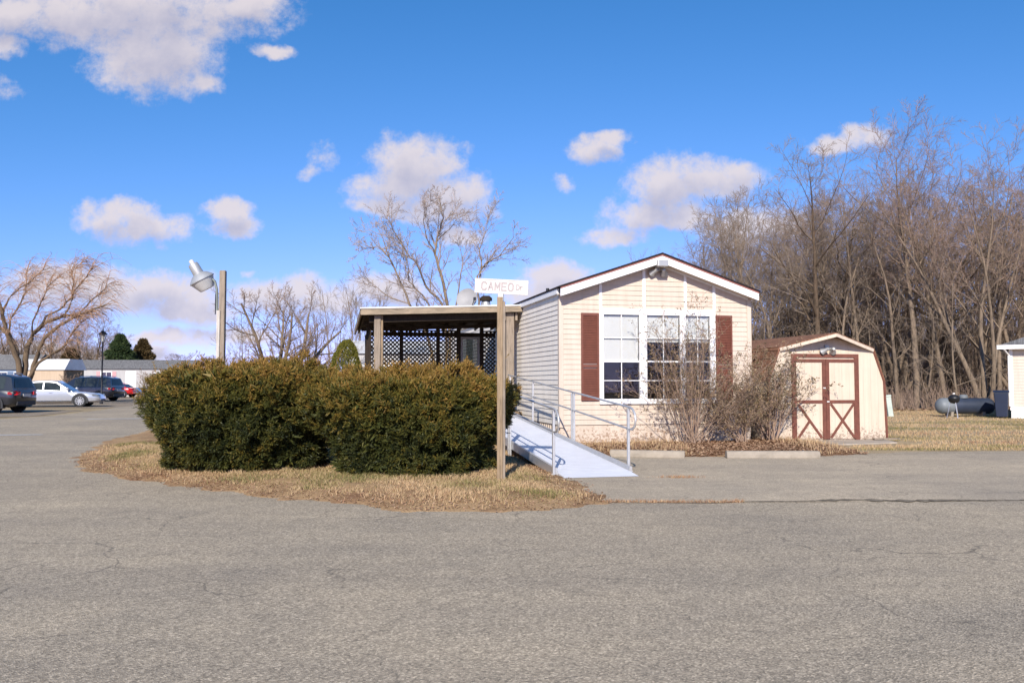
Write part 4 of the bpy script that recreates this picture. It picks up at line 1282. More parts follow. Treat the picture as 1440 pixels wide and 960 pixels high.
# ================================================================== HEDGES
def yew(name, label, cx_, cy_, rx, ry, H, seed, n, base=.62, group='clipped yew hedge bushes', top_py=None):
    r = np.random.default_rng(seed)
    root = thing(name, label, 'hedge', (cx_, cy_, .02), 0, group)
    # profile radius multiplier against height
    zs = np.array([.0, .05, .12, .25, .42, .60, .76, .88, .95, 1.0])
    pf = np.array([.55, base * .95, base * 1.03, base * .6 + .33, .89, .97, 1.0, .95, .84, .50])
    m = int(n * 1.5)
    u = r.random(m)
    side = u < .72
    th = r.uniform(0, 2 * math.pi, m)
    zz = np.where(side, r.uniform(.045, .97, m), .97)
    k = np.interp(zz, zs, pf)
    shell = np.where(r.random(m) < .66, r.uniform(.94, 1.0, m), r.uniform(.66, .94, m))
    kt = np.sqrt(r.random(m)) * .93
    rad = np.where(side, k * shell, kt)
    # super-ellipse plan, so the hedge is boxy rather than round
    ct, st = np.cos(th), np.sin(th)
    e = (np.abs(ct) ** 2.2 + np.abs(st) ** 2.2) ** (-1 / 2.2)
    Dr = np.stack([ct, st, np.zeros(m)], 1)
    Pn = np.stack([ct * e * rx * rad, st * e * ry * rad, zz * H], 1)
    Pn[~side, 2] = H * (.985 - .15 * kt[~side] ** 2.5) - r.uniform(0, .10, (~side).sum())
    nb = vnoise(Pn, 3.2, seed) - .5; ns = vnoise(Pn, 7.5, seed + 3) - .5; nl = vnoise(Pn, 1.3, seed + 5) - .5
    nrm = Dr / np.array([[rx, ry, 1]]); nrm[:, 2] = np.where(side, .15 - (zz < .3) * .4, 2.0)
    nrm /= np.linalg.norm(nrm, axis=1, keepdims=True)
    Pn = Pn + nrm * (nb * .30 + ns * .24 + nl * .34)[:, None]
    # gather the sprays into tufts that radiate from shared points
    ngrp = m // 8
    src_ = r.integers(0, ngrp, m)
    Pn = Pn[src_] + r.normal(0, .018, (m, 3)); nrm = nrm[src_]; zz = zz[src_]; nb = nb[src_]; ns = ns[src_]; grp = r.normal(0, .17, ngrp)[src_]
    D = nrm * .85 + r.normal(0, .60, (m, 3)) + np.array([[0, 0, .35]])
    D /= np.linalg.norm(D, axis=1, keepdims=True)
    ok = Pn[:, 2] > .06
    # clefts: drop sprigs where clump noise is lowest
    ok &= ~((ns < -.19) & (r.random(m) < .85))
    Pn, D, zz, nb, grp = Pn[ok], D[ok], zz[ok], nb[ok], grp[ok]
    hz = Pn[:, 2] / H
    tb = .24 + np.clip(hz - .48, 0, 1) * 1.05 + (vnoise(Pn, 2.5, seed + 9) - .5) * .35 + nb * .2 + grp  # upper sprays more golden: bronzed tips plus sunlit tops put into the tint
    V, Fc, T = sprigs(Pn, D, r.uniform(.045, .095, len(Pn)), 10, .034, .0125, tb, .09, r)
    # coarse inner spray, so the bush is opaque like the real one
    mi_ = 9000
    th2 = r.uniform(0, 6.28, mi_); z2 = r.uniform(.10, .93, mi_); e2 = (np.abs(np.cos(th2)) ** 2.6 + np.abs(np.sin(th2)) ** 2.6) ** (-1 / 2.6)
    q2 = np.interp(z2, zs, pf) * r.uniform(.55, .84, mi_) * e2
    P2 = np.stack([np.cos(th2) * q2 * rx, np.sin(th2) * q2 * ry, z2 * H], 1)
    D2 = np.stack([np.cos(th2), np.sin(th2), np.full(mi_, .4)], 1) + r.normal(0, .6, (mi_, 3)); D2 /= np.linalg.norm(D2, axis=1, keepdims=True)
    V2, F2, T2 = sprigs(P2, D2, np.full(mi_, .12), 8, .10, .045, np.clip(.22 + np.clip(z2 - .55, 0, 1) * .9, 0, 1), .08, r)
    V = np.concatenate([V, V2]); T = np.concatenate([T, T2]); Fc = np.arange(len(V)).reshape(-1, 3)
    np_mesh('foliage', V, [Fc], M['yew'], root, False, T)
    # branches in the open base and long bare shoots above the top
    rd_ = random.Random(seed); polys = []
    for i in range(16):
        a = rd_.uniform(0, 6.28); rr = rd_.uniform(.2, .75)
        p0 = Vector((rd_.gauss(0, .12), rd_.gauss(0, .1), -.1)); p3 = Vector((math.cos(a) * rx * rr, math.sin(a) * ry * rr, H * rd_.uniform(.5, .85)))
        mid = Vector((p3.x * .35, p3.y * .35, H * .12)); pt = [p0.lerp(mid, q / 3) if q <= 3 else mid.lerp(p3, (q - 3) / 3) + Vector((rd_.gauss(0, .03), rd_.gauss(0, .03), 0)) for q in range(7)]
        r0 = rd_.uniform(.022, .05); polys.append(([tuple(p) for p in pt], [r0 * (1 - q / 8) for q in range(7)], 0))
    poly_mesh('stem', polys, lambda l: 6, M['bark2'], root)
    polys = []; sp_, sd_, st_ = [], [], []
    for i in range(90):
        a = rd_.uniform(0, 6.28); rr = math.sqrt(rd_.random()) * .95
        b = Vector((math.cos(a) * rx * rr, math.sin(a) * ry * rr, H * rd_.uniform(.86, .95)))
        l_ = rd_.uniform(.10, .34) if rd_.random() < .82 else rd_.uniform(.32, .52); dv = Vector((rd_.gauss(0, .5) + .25 * math.cos(a), rd_.gauss(0, .35), 1)).normalized()
        pt = [b + dv * (l_ * q / 4) + Vector((dv.x, dv.y, 0)) * (.04 * (q / 4) ** 2) for q in range(5)]
        polys.append(([tuple(p) for p in pt], [.006, .0055, .005, .004, .003], 0))
        for q in range(1, 5):
            for w in range(4):
                if rd_.random() < .62: sp_.append(tuple(pt[q])); sd_.append(tuple((dv * .8 + Vector((rd_.gauss(0, .6), rd_.gauss(0, .6), 0))).normalized())); st_.append(rd_.uniform(.7, 1.0))
    shp = poly_arrays(polys, 4)
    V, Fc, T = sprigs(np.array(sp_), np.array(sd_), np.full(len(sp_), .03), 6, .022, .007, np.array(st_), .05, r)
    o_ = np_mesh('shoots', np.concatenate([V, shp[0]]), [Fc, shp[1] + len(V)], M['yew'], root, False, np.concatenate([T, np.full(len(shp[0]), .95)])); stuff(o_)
    return root


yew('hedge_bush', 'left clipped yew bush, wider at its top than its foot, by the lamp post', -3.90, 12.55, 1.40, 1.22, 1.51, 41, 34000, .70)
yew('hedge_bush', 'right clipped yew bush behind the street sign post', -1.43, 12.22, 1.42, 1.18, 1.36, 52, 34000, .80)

# golden dome conifer by the porch corner
dm = thing('dome_conifer', 'small smooth golden-green conifer rising behind the hedge by the porch corner', 'shrub', (at(487, 500, 17.2).x, 17.2, 0))
n = 9000; th = rng.uniform(0, 6.28, n); zz = rng.random(n) ** .8
rad = .40 * np.sqrt(np.clip(1 - zz ** 2.4, 0, 1)) * rng.uniform(.9, 1.0, n)
Pn = np.stack([np.cos(th) * rad, np.sin(th) * rad, .1 + zz * 2.07], 1)
D = np.stack([np.cos(th), np.sin(th), .4 + zz * 1.5], 1) + rng.normal(0, .25, (n, 3)); D /= np.linalg.norm(D, axis=1, keepdims=True)
Pn += D * ((vnoise(Pn, 9, 3) - .5) * .06)[:, None]
V, Fc, T = sprigs(Pn, D, np.full(n, .04), 7, .025, .011, np.full(n, .5), .2, rng)
np_mesh('foliage', V, [Fc], M['dome'], dm, False, T)
MB().tube([(0, 0, -.1), (0, 0, 1.7)], [.05, .02], 7).build('trunk', M['bark2'], dm)


# ================================================================== DORMANT SHRUBS
def shrub(name, label, loc, seed, nst, H, spread, leafn, leaf_s, cat='shrub', group=None, tint0=.45, bias=(0, 0), tilt=.35, rr=.012):
    rd_ = random.Random(seed); r = np.random.default_rng(seed)
    root = thing(name, label, cat, loc, 0, group)
    cfg = [dict(seg=7, wig=.09, up=-.008, tip=.3),
           dict(n=(5, 8), start=.2, len=(.28, .5), ang=(18, 50), seg=4, wig=.12, up=.05, rr=.5, tip=.4, taper=.4, rmin=.0035),
           dict(n=(4, 7), start=.15, len=(.25, .5), ang=(20, 60), seg=3, wig=.18, up=.03, rr=.6, tip=.5, taper=.3, rmin=.0026),
           dict(n=(2, 4), start=.2, len=(.3, .6), ang=(20, 60), seg=2, wig=.2, up=.02, rr=.7, tip=.6, taper=.2, rmin=.002)]
    out = []
    for i in range(nst):
        a = rd_.uniform(0, 6.28); s = tilt * rd_.uniform(.1, 1.25)
        d_ = Vector((math.cos(a) * s * spread[0] + bias[0], math.sin(a) * s * spread[1] + bias[1], 1)).normalized()
        p = Vector((rd_.gauss(0, .10), rd_.gauss(0, .07), -.03))
        grow(rd_, p, d_, H * rd_.uniform(.55, 1.0), rr * rd_.uniform(.6, 1.2), 0, cfg, out)
    poly_mesh('stems', [o for o in out if o[2] < 1], lambda l: 5, M['bush_stem'], root)
    poly_mesh('twigs', [o for o in out if o[2] >= 1], lambda l: 3, M['bush_stem'], root)
    # small dead leaves held on the twigs
    tw = [o for o in out if o[2] >= 2]
    pts = np.array([tw[rd_.randrange(len(tw))][0][-1 - rd_.randint(0, 1)] for _ in range(leafn)]) + r.normal(0, .015, (leafn, 3))
    pts = pts[pts[:, 2] > .03]; m = len(pts)
    u = r.normal(0, 1, (m, 3)); u /= np.linalg.norm(u, axis=1, keepdims=True)
    w = np.cross(u, r.normal(0, 1, (m, 3))); w /= np.linalg.norm(w, axis=1, keepdims=True)
    s = leaf_s * r.uniform(.5, 1.3, m)[:, None]
    V = np.stack([pts - u * s * .2, pts + u * s * .5 - w * s * .35, pts + u * s * 1.2, pts + u * s * .5 + w * s * .35], 1).reshape(-1, 3)
    np_mesh('leaves', V, [np.arange(len(V)).reshape(-1, 4)], M['bush_leaf'], root, False, np.repeat(np.clip(tint0 + r.normal(0, .25, m), 0, 1), 4))
    return root


shrub('dormant_shrub', 'big twiggy leafless shrub spreading across the house windows', hloc(2.62, -.80, .04), 61, 34, 2.9, (1.2, .5), 6500, .030, group='winter shrubs by the house', tint0=.5, tilt=.62)
shrub('dormant_shrub', 'low dense brown shrub sprawling right of the window shrub', hloc(3.75, -.75, .03), 65, 20, 1.6, (1.3, .5), 4500, .030, group='winter shrubs by the house', tint0=.5, tilt=.75)
shrub('dormant_shrub', 'brownish leafy shrub filling the gap between house and shed', hloc(4.62, -.35, .03), 72, 20, 2.1, (1.0, .6), 5000, .034, group='winter shrubs by the house', tint0=.35, tilt=.42, rr=.018)

# ================================================================== BARE TREES
def cfg_oak(up=.03, n1=(9, 13), ang=(28, 55), start=.32, n3=(6, 8)):
    return [dict(seg=9, wig=.05, up=.02, tip=.07),
            dict(n=n1, start=start, len=(.36, .56), ang=ang, seg=6, wig=.11, up=up + .01, rr=.50, tip=.22, taper=.5),
            dict(n=(7, 9), start=.18, len=(.32, .52), ang=(28, 58), seg=4, wig=.14, up=up, rr=.52, tip=.35, taper=.4, rmin=.011),
            dict(n=n3, start=.12, len=(.35, .6), ang=(22, 55), seg=3, wig=.16, up=up * .6, rr=.55, tip=.5, taper=.3, rmin=.0075),
            dict(n=(4, 6), start=.12, len=(.4, .75), ang=(20, 50), seg=2, wig=.16, up=up * .6, rr=.6, tip=.6, taper=.2, rmin=.0055)]


def cfg_pole():
    return [dict(seg=8, wig=.04, up=.03, tip=.2),
            dict(n=(9, 13), start=.25, len=(.22, .36), ang=(22, 45), seg=4, wig=.1, up=.08, rr=.45, tip=.3, taper=.5),
            dict(n=(5, 7), start=.15, len=(.35, .55), ang=(20, 45), seg=3, wig=.12, up=.06, rr=.55, tip=.5, taper=.3, rmin=.007),
            dict(n=(4, 6), start=.15, len=(.4, .6), ang=(18, 45), seg=2, wig=.12, up=.05, rr=.6, tip=.6, taper=.2, rmin=.005)]


G_WOOD = 'bare winter trees of the wood on the right'
protos = []


def wood_tree(kind, seed, px, Y, H, r0, label, mt='bark', mc='twig', group=G_WOOD, **kw):
    t = thing('bare_tree', label, 'tree', (at(px, 540, Y).x, Y, 0), 0, group)
    tree_meshes(t, seed, H, r0, cfg_pole() if kind == 'pole' else kw.pop('cfg', None) or cfg_oak(), M[mt], M[mc], **kw)
    protos.append(t)
    return t


wood_tree('oak', 101, 1290, 43, 13.5, .20, 'tallest bare tree of the wood, straight trunk with a forked reddish top', mc='twig_red', cfg=cfg_oak(.05, (10, 13), (20, 42), .38))
wood_tree('oak', 102, 1155, 46, 12.6, .23, 'round-headed bare tree with a stout dark trunk standing behind the shed roof', mt='bark2', cfg=cfg_oak(.04, (11, 14), (28, 52), .3))
wood_tree('oak', 103, 1385, 42, 12.2, .16, 'many-stemmed bare tree sweeping out to the right edge above the tank', mc='twig_red', stems=5, spread=.30, cfg=cfg_oak(.05, (6, 8), (18, 40), .3, (4, 6)))
wood_tree('oak', 104, 1062, 47, 10.9, .15, 'forked bare tree just right of the house gable', stems=3, spread=.22, cfg=cfg_oak(.06, (7, 9), (18, 38), .3, (4, 6)))
wood_tree('pole', 105, 1215, 45, 11.6, .12, 'slender pale bare tree between the two tallest of the wood')
wood_tree('oak', 106, 1012, 50, 11.4, .15, 'leftmost large bare tree of the wood, thin fanned crown by the gable', stems=2, spread=.18, cfg=cfg_oak(.06, (8, 10), (16, 36), .35, (4, 6)))

PLACE = [  # proto index, px, Y, height scale, width scale, rot
    (1, 1105, 52, .86, .9, 2.1), (0, 1195, 53, .88, .9, 1.2), (3, 1245, 50, 1.02, 1., 4.0), (4, 1330, 46, 1.10, 1.1, .6), (1, 1345, 52, 1.02, 1., 5.0), (0, 1425, 50, .92, 1., 3.3),
    (2, 1300, 55, 1.0, 1., 2.4), (5, 1085, 55, .95, 1., 1.9), (4, 1130, 49, .95, 1., 3.9), (3, 1180, 58, 1.15, 1.1, 5.5), (2, 1130, 60, .95, 1., 1.0), (0, 1270, 60, .98, 1., .3),
    (5, 1365, 58, 1.15, 1.1, 2.9), (1, 1480, 50, 1.05, 1.1, .9), (4, 1405, 45, 1.05, 1., 5.2), (2, 1500, 57, 1.1, 1.1, 4.4), (5, 1040, 60, .98, .9, 3.5), (3, 985, 58, .88, .9, 2.2),
    (1, 1225, 64, 1.15, 1.1, 4.7), (0, 1330, 66, 1.1, 1.1, 5.9), (4, 1160, 66, 1.2, 1.2, .1), (5, 1440, 66, 1.25, 1.2, 1.3), (2, 1060, 66, .95, 1., 3.0), (1, 1395, 70, 1.2, 1.1, 2.6),
    (4, 1262, 44, .8, .9, 2.0), (4, 1375, 47, .95, 1., 4.1), (3, 1545, 48, 1.2, 1.2, 1.1), (0, 1600, 56, 1.0, 1., 2.0), (4, 1180, 44, .72, .8, 5.1), (4, 1098, 46, .7, .9, 1.4), (2, 1210, 56, .95, 1.1, 3.3), (1, 1300, 48, .9, 1.1, 1.7), (2, 1440, 46, .82, 1., 2.2), (0, 1110, 58, .8, 1.1, 4.4), (2, 1260, 50, .86, 1., 5.3), (1, 1180, 49, .84, 1., .4), (5, 1400, 54, 1.05, 1.2, 3.7), (3, 1010, 64, 1.0, 1.1, 1.2)]
lab_wood = 'grey bare tree standing among the crowded trunks of the wood behind the shed and tank'
for i, px, Y, hs_, ws_, rot in PLACE:
    src = protos[i]
    dup(src, (at(px, 540, Y).x, Y, 0), rot, (ws_ * 1.15, ws_ * 1.15, hs_ * (.93 if px > 1420 else 1)), lab_wood, G_WOOD)
# young understorey trees with fine low twigs at the wood's edge
us = thing('young_tree', 'young twiggy tree at the edge of the wood', 'tree', (at(1345, 540, 39).x, 39, 0), 0, 'young trees at the edge of the wood')
us['label'] = 'young spreading tree with low pale twigs right behind the gas tank'
tree_meshes(us, 120, 6.2, .07, [dict(seg=7, wig=.06, up=.02, tip=.2), dict(n=(12, 15), start=.12, len=(.35, .6), ang=(40, 75), seg=5, wig=.1, up=.02, rr=.45, tip=.3, taper=.6),
                                dict(n=(6, 8), start=.15, len=(.3, .5), ang=(25, 55), seg=3, wig=.14, up=.02, rr=.55, tip=.4, taper=.3, rmin=.006), dict(n=(4, 6), start=.1, len=(.35, .6), ang=(25, 50), seg=2, wig=.15, up=.02, rr=.6, tip=.6, rmin=.005)], M['bark'], M['twig'])
k = 0
for px in (1075, 1110, 1150, 1190, 1232, 1265, 1300, 1320, 1372, 1398, 1425, 1460):
    Y = 41 + (k * 37 % 13)
    dup(us, (at(px, 540, Y).x, Y, 0), k * 1.7, (.9 + .05 * (k % 3), .9, .75 + .09 * (k * 5 % 6)), 'young bare tree with fine low twigs under the tall trees of the wood', 'young trees at the edge of the wood'); k += 1
# the deep of the wood: thin stems and brush nobody could count
rd_ = random.Random(5); polys = []
for i in range(11000):
    Y = 52 + 45 * rd_.random() ** 1.2; px = rd_.uniform(985, 1560); x = at(px, 540, Y).x
    h = rd_.choice((1.5, 2.5, 4, 6, 8, 9)) * rd_.uniform(.6, 1.2) * (.75 if px < 1100 else 1); l_ = rd_.gauss(0, .14)
    pts_ = [(x + l_ * h * q / 3 + rd_.gauss(0, .06), Y, -.05 + h * q / 3) for q in range(4)]
    r_ = rd_.choice((.012, .015, .02, .03, .05)); polys.append((pts_, [r_, r_ * .8, r_ * .6, r_ * .35], 0))
    for j in range(6):
        t_ = rd_.uniform(.3, 1); p = Vector(pts_[0]).lerp(Vector(pts_[3]), t_); s_l = rd_.uniform(.4, 1.3)
        e_ = p + Vector((rd_.gauss(0, .6), rd_.gauss(0, .4), rd_.uniform(.1, .8))).normalized() * s_l
        polys.append(([tuple(p), tuple(p.lerp(e_, .5) + Vector((0, 0, .05))), tuple(e_)], [.011, .009, .006], 1))
stuff(poly_mesh('wood_undergrowth', polys, lambda l: 3, M['twig_far'], None), 'brown tangle of thin stems deep in the wood')
polys = []
for i in range(2600):                                       # low brush along the wood's foot
    px = rd_.uniform(1050, 1520); Y = rd_.uniform(39.5, 50); x = at(px, 540, Y).x
    h = rd_.uniform(.2, 1.3) * (1.0 if rd_.random() < .8 else 1.6); e_ = Vector((rd_.gauss(0, .35), rd_.gauss(0, .2), 1)).normalized() * h
    polys.append(([(x, Y, -.02), (x + e_.x * .4, Y + e_.y * .4, e_.z * .55), (x + e_.x, Y + e_.y, e_.z)], [.01, .008, .005], 0))
stuff(poly_mesh('brush', polys, lambda l: 3, M['twig_red'], None), 'low dead brush along the foot of the wood')
m = 9000
P = np.stack([rng.uniform(12, 36, m), rng.uniform(39, 62, m), np.full(m, .03)], 1)
stuff(litter('forest_floor_leaves', P, .10, M['litter']), 'fallen leaves on the floor of the wood')

# tree behind the porch
t = thing('bare_tree', 'open vase-shaped bare tree rising behind the porch roof', 'tree', (at(612, 540, 36).x, 36, 0))
t0 = t.location.copy()
LIMB = [([(634, 545, 0), (633, 480, 0), (629, 427, 0), (620, 385, .1), (612, 357, .2), (615, 331, .3), (623, 306, .3), (618, 280, .3)], .15),
        ([(626, 545, -.1), (628, 470, -.1), (622, 427, -.3), (598, 402, -.6), (587, 371, -.8), (573, 357, -.9), (553, 323, -1.1), (548, 310, -1.2)], .11),
        ([(618, 545, .2), (600, 470, .4), (576, 427, .6), (561, 391, .8), (547, 362, 1.0), (531, 346, 1.1), (508, 352, 1.3)], .11),
        ([(622, 545, -.2), (614, 460, -.5), (603, 427, -.7), (589, 410, -.9), (575, 396, -1.1), (572, 362, -1.3), (565, 345, -1.4)], .09),
        ([(642, 545, .1), (665, 470, .3), (674, 424, .4), (671, 388, .3), (682, 371, .2), (702, 360, .1), (722, 334, 0)], .11),
        ([(673, 400, .35), (677, 374, .7), (674, 351, 1.0), (682, 329, 1.2), (688, 300, 1.3)], .06),
        ([(612, 357, .2), (600, 335, -.3), (596, 310, -.6), (603, 292, -.8)], .05), ([(614, 340, .25), (632, 322, .8), (644, 306, 1.1)], .045),
        ([(547, 362, 1.0), (538, 335, 1.2), (532, 322, 1.4)], .045), ([(640, 440, 0), (645, 405, 1.0), (650, 372, 1.6), (648, 345, 2.0)], .06), ([(576, 427, .6), (552, 420, 1.2), (530, 405, 1.7), (512, 388, 2.0)], .05)]
CF = [dict(seg=5, wig=.12, up=.05, tip=.3), dict(n=(4, 6), start=.2, len=(.35, .55), ang=(25, 52), seg=3, wig=.14, up=.05, rr=.55, tip=.4, taper=.3, rmin=.008),
      dict(n=(5, 7), start=.12, len=(.35, .6), ang=(22, 50), seg=2, wig=.14, up=.04, rr=.6, tip=.6, rmin=.006), dict(n=(1, 3), start=.2, len=(.4, .7), ang=(20, 50), seg=2, wig=.13, up=.05, rr=.7, tip=.6, rmin=.004)]
rd_ = random.Random(333); polys = []; out = []
for pl_, r0 in LIMB:
    r0 *= .62
    pp = [at(x_, y_, 36 + dy_) - t0 for x_, y_, dy_ in pl_]; fine = []
    for a_, b_ in zip(pp[:-1], pp[1:]):
        for q in range(3): fine.append(a_.lerp(b_, q / 3) + Vector((rd_.gauss(0, .015), rd_.gauss(0, .02), rd_.gauss(0, .015))))
    fine.append(pp[-1]); nn = len(fine)
    polys.append(([tuple(p) for p in fine], [r0 * (1 - .85 * i / nn) for i in range(nn)], 0))
    for i in range(3, nn):
        if fine[i].z < 3.2: continue
        f_ = i / nn; ax = (fine[min(i + 1, nn - 1)] - fine[i - 1]).normalized()
        for k_ in range(2 if f_ > .5 else 1):
            pr_ = rot_about(ax.orthogonal().normalized(), ax, rd_.uniform(0, 6.28)); an = R(rd_.uniform(22, 58))
            grow(rd_, fine[i], (ax * math.cos(an) + pr_ * math.sin(an)).normalized(), rd_.uniform(.7, 1.7) * (1.15 - .5 * f_), r0 * (1 - .85 * f_) * .42 + .005, 0, CF, out)
poly_mesh('trunk', polys, lambda l: 7, M['bark'], t)
poly_mesh('crown', out, lambda l: 4 if l == 0 else 3, M['twig_pale'], t)
# old pruned tree behind the hedge
t = thing('bare_tree', 'low wide bare tree with ivy-green stems behind the left hedge', 'tree', (at(392, 540, 40).x, 40, 0))
tree_meshes(t, 141, 5.6, .20, [dict(seg=7, wig=.08, up=.01, tip=.25), dict(n=(6, 8), start=.3, len=(.35, .6), ang=(30, 60), seg=5, wig=.14, up=.05, rr=.5, tip=.3, taper=.4),
                               dict(n=(6, 8), start=.15, len=(.3, .5), ang=(25, 55), seg=3, wig=.14, up=.08, rr=.5, tip=.4, taper=.3, rmin=.009), dict(n=(6, 8), start=.1, len=(.35, .6), ang=(20, 55), seg=3, wig=.14, up=.05, rr=.6, tip=.6, rmin=.006), dict(n=(4, 6), start=.1, len=(.4, .7), ang=(20, 50), seg=2, wig=.14, up=.04, rr=.7, tip=.6, rmin=.005)], M['bark'], M['twig_red'], stems=5, spread=.58)
# thin saplings left of the porch, and one behind the gable
sp0 = thing('bare_sapling', 'thin pale bare tree behind the hedge, left of the porch corner', 'tree', (at(470, 540, 48).x, 48, 0), 0, 'thin bare trees beyond the porch')
tree_meshes(sp0, 151, 6.6, .06, cfg_pole(), M['bark'], M['twig'], stems=3, spread=.16)
for px, Y, s_, lb_ in ((442, 52, .92, 'thin bare tree standing between the low wide tree and the porch'), (503, 56, 1.15, 'thin bare tree right at the porch roof corner'), (525, 60, 1.2, 'thin bare tree just over the left end of the porch roof'),
                       (905, 60, 1.55, 'thin bare tree poking over the roof ridge of the house'), (335, 58, .8, 'thin bare tree just right of the wooden lamp post'), (962, 55, 1.15, 'thin bare tree right beside the gable slope'), (985, 52, 1.25, 'thin reddish bare tree between gable and the wood')):
    dup(sp0, (at(px, 540, Y).x, Y, 0), px * .7, (1.1, 1.1, s_), lb_, 'thin bare trees beyond the porch')

# far tree line on the left
ft = thing('far_tree', 'brown bare tree far behind the pale mobile home', 'tree', (at(120, 540, 105).x, 105, 0), 0, 'bare trees of the far tree line')
tree_meshes(ft, 161, 7.4, .22, cfg_oak(.04, (10, 13), (25, 55), .2, (5, 6)), M['bark2'], M['twig_far'])
far_lab = 'brown bare tree in the hazy tree line far behind the parked cars'
fpx = list(range(-40, 168, 11)) + [218, 236, 254, 272, 290, 308, 326, 346, 420, 455]
for i, px in enumerate(fpx):
    Y = 96 + (i * 7 % 5) * 6
    hh = (.98 + .12 * math.sin(i * 2.7)) if px < 168 else .52 + .07 * math.sin(i * 1.9)
    if px > 120 and px < 168: hh *= 1.0
    dup(ft, (at(px, 540, Y).x, Y, 0), i * 2.3, (1.2, 1.2, hh), far_lab, 'bare trees of the far tree line')


# evergreens
def conifer(label, px, Y, H, rb, seed, material, n=5200):
    r = np.random.default_rng(seed)
    t = thing('evergreen_tree', label, 'tree', (at(px, 540, Y).x, Y, 0), 0, 'evergreens beyond the mobile home')
    z = r.random(n) ** .75; az = r.uniform(0, 6.28, n)
    prof = (1 - z) ** .8 * (1 + .25 * np.sin(z * 38 + az * 2)) * (.75 + .5 * vnoise(np.stack([np.cos(az) * 2, np.sin(az) * 2, z * 6], 1), 1.5, seed))
    rad = rb * prof * np.sqrt(r.uniform(.35, 1, n))
    P_ = np.stack([np.cos(az) * rad, np.sin(az) * rad, .3 + z * (H - .3)], 1)
    D_ = np.stack([np.cos(az), np.sin(az), r.uniform(-.2, .7, n)], 1) + r.normal(0, .3, (n, 3)); D_ /= np.linalg.norm(D_, axis=1, keepdims=True)
    V_, F_, T_ = sprigs(P_, D_, np.full(n, .25), 7, .22, .10, np.full(n, .5), .2, r)
    np_mesh('crown', V_, [F_], material, t, False, T_)
    MB().tube([(0, 0, -.1), (0, 0, H * .9)], [.16, .02], 7).build('trunk', M['bark2'], t)


conifer('dark green conifer behind the pale mobile home, left of the brown one', 168, 88, 6.2, 2.5, 1, M['fir'])
conifer('bronze-brown conifer right of the dark green one', 200, 92, 5.9, 2.2, 2, M['fir_brown'])
conifer('brownish cedar beside the beige shed', 98, 80, 4.4, 1.7, 3, M['fir_brown'])


# ---------------------------------------------------------------- willow
WY = 50.0
wl = thing('willow_tree', 'leaning willow with golden drooping twigs behind the parked cars', 'tree', (at(38, 540, WY).x, WY, 0))
wl0 = wl.location.copy()


def wp(px, py, dy=0.): return at(px, py, WY + dy) - wl0


limbs = [  # polylines in the tree's own plane, with depth offsets
    ([(30, 545, 0), (27, 515, 0), (18, 490, -.3), (8, 465, -.6), (2, 438, -.8), (-4, 415, -1), (-10, 395, -1.2)], .26),
    ([(34, 545, .1), (34, 515, .3), (38, 488, .5), (48, 468, .8), (66, 452, 1.1), (90, 444, 1.4), (112, 442, 1.6), (132, 436, 1.8)], .26),
    ([(40, 545, .2), (47, 515, .2), (56, 490, 0), (68, 470, -.3), (86, 456, -.6), (104, 446, -.9), (122, 438, -1.1), (150, 428, -1.3)], .20),
    ([(42, 530, -.1), (54, 510, -.3), (72, 498, -.5), (92, 486, -.7), (100, 470, -.8), (111, 458, -.9), (114, 447, -1)], .13),
    ([(26, 510, 0), (24, 490, .6), (14, 470, 1.2), (14, 450, 1.7), (26, 430, 2.1), (36, 410, 2.3), (37, 392, 2.4), (38, 378, 2.5)], .12),
    ([(4, 440, -.8), (12, 420, -.4), (28, 405, .2), (44, 395, .6), (60, 380, .9)], .08),
    ([(52, 466, .8), (64, 445, .5), (84, 435, .2), (100, 420, 0), (104, 398, 0), (100, 382, .1), (112, 372, .3)], .10),
    ([(90, 446, -.7), (100, 428, -1), (104, 410, -1.2), (116, 396, -1.4), (128, 380, -1.5)], .08),
    ([(112, 442, 1.6), (126, 424, 1.8), (142, 412, 2), (150, 402, 2.1)], .07),
    ([(44, 478, .6), (46, 452, .2), (58, 425, -.3), (66, 405, -.6), (80, 392, -.8)], .08),
    ([(8, 468, -.6), (-10, 450, -1), (-30, 430, -1.3), (-50, 420, -1.5)], .12)]
polys = []; rd_ = random.Random(77); tips = []
for pl_, r0 in limbs:
    pp = [wp(*q) for q in pl_]
    fine = []
    for a, b in zip(pp[:-1], pp[1:]):
        for q in range(3): fine.append(a.lerp(b, q / 3) + Vector((rd_.gauss(0, .02), rd_.gauss(0, .03), rd_.gauss(0, .02))))
    fine.append(pp[-1]); nn = len(fine)
    r0 *= .72
    polys.append(([tuple(p) for p in fine], [r0 * (1 - .75 * i / nn) for i in range(nn)], 0))
    for i in range(nn // 3, nn):
        for rep in range(1 if i % 2 else 2): tips.append((fine[i], (fine[min(i + 1, nn - 1)] - fine[i - 1]).normalized(), r0 * .3))
poly_mesh('trunk', polys, lambda l: 7, M['bark_willow'], wl)
polys = []
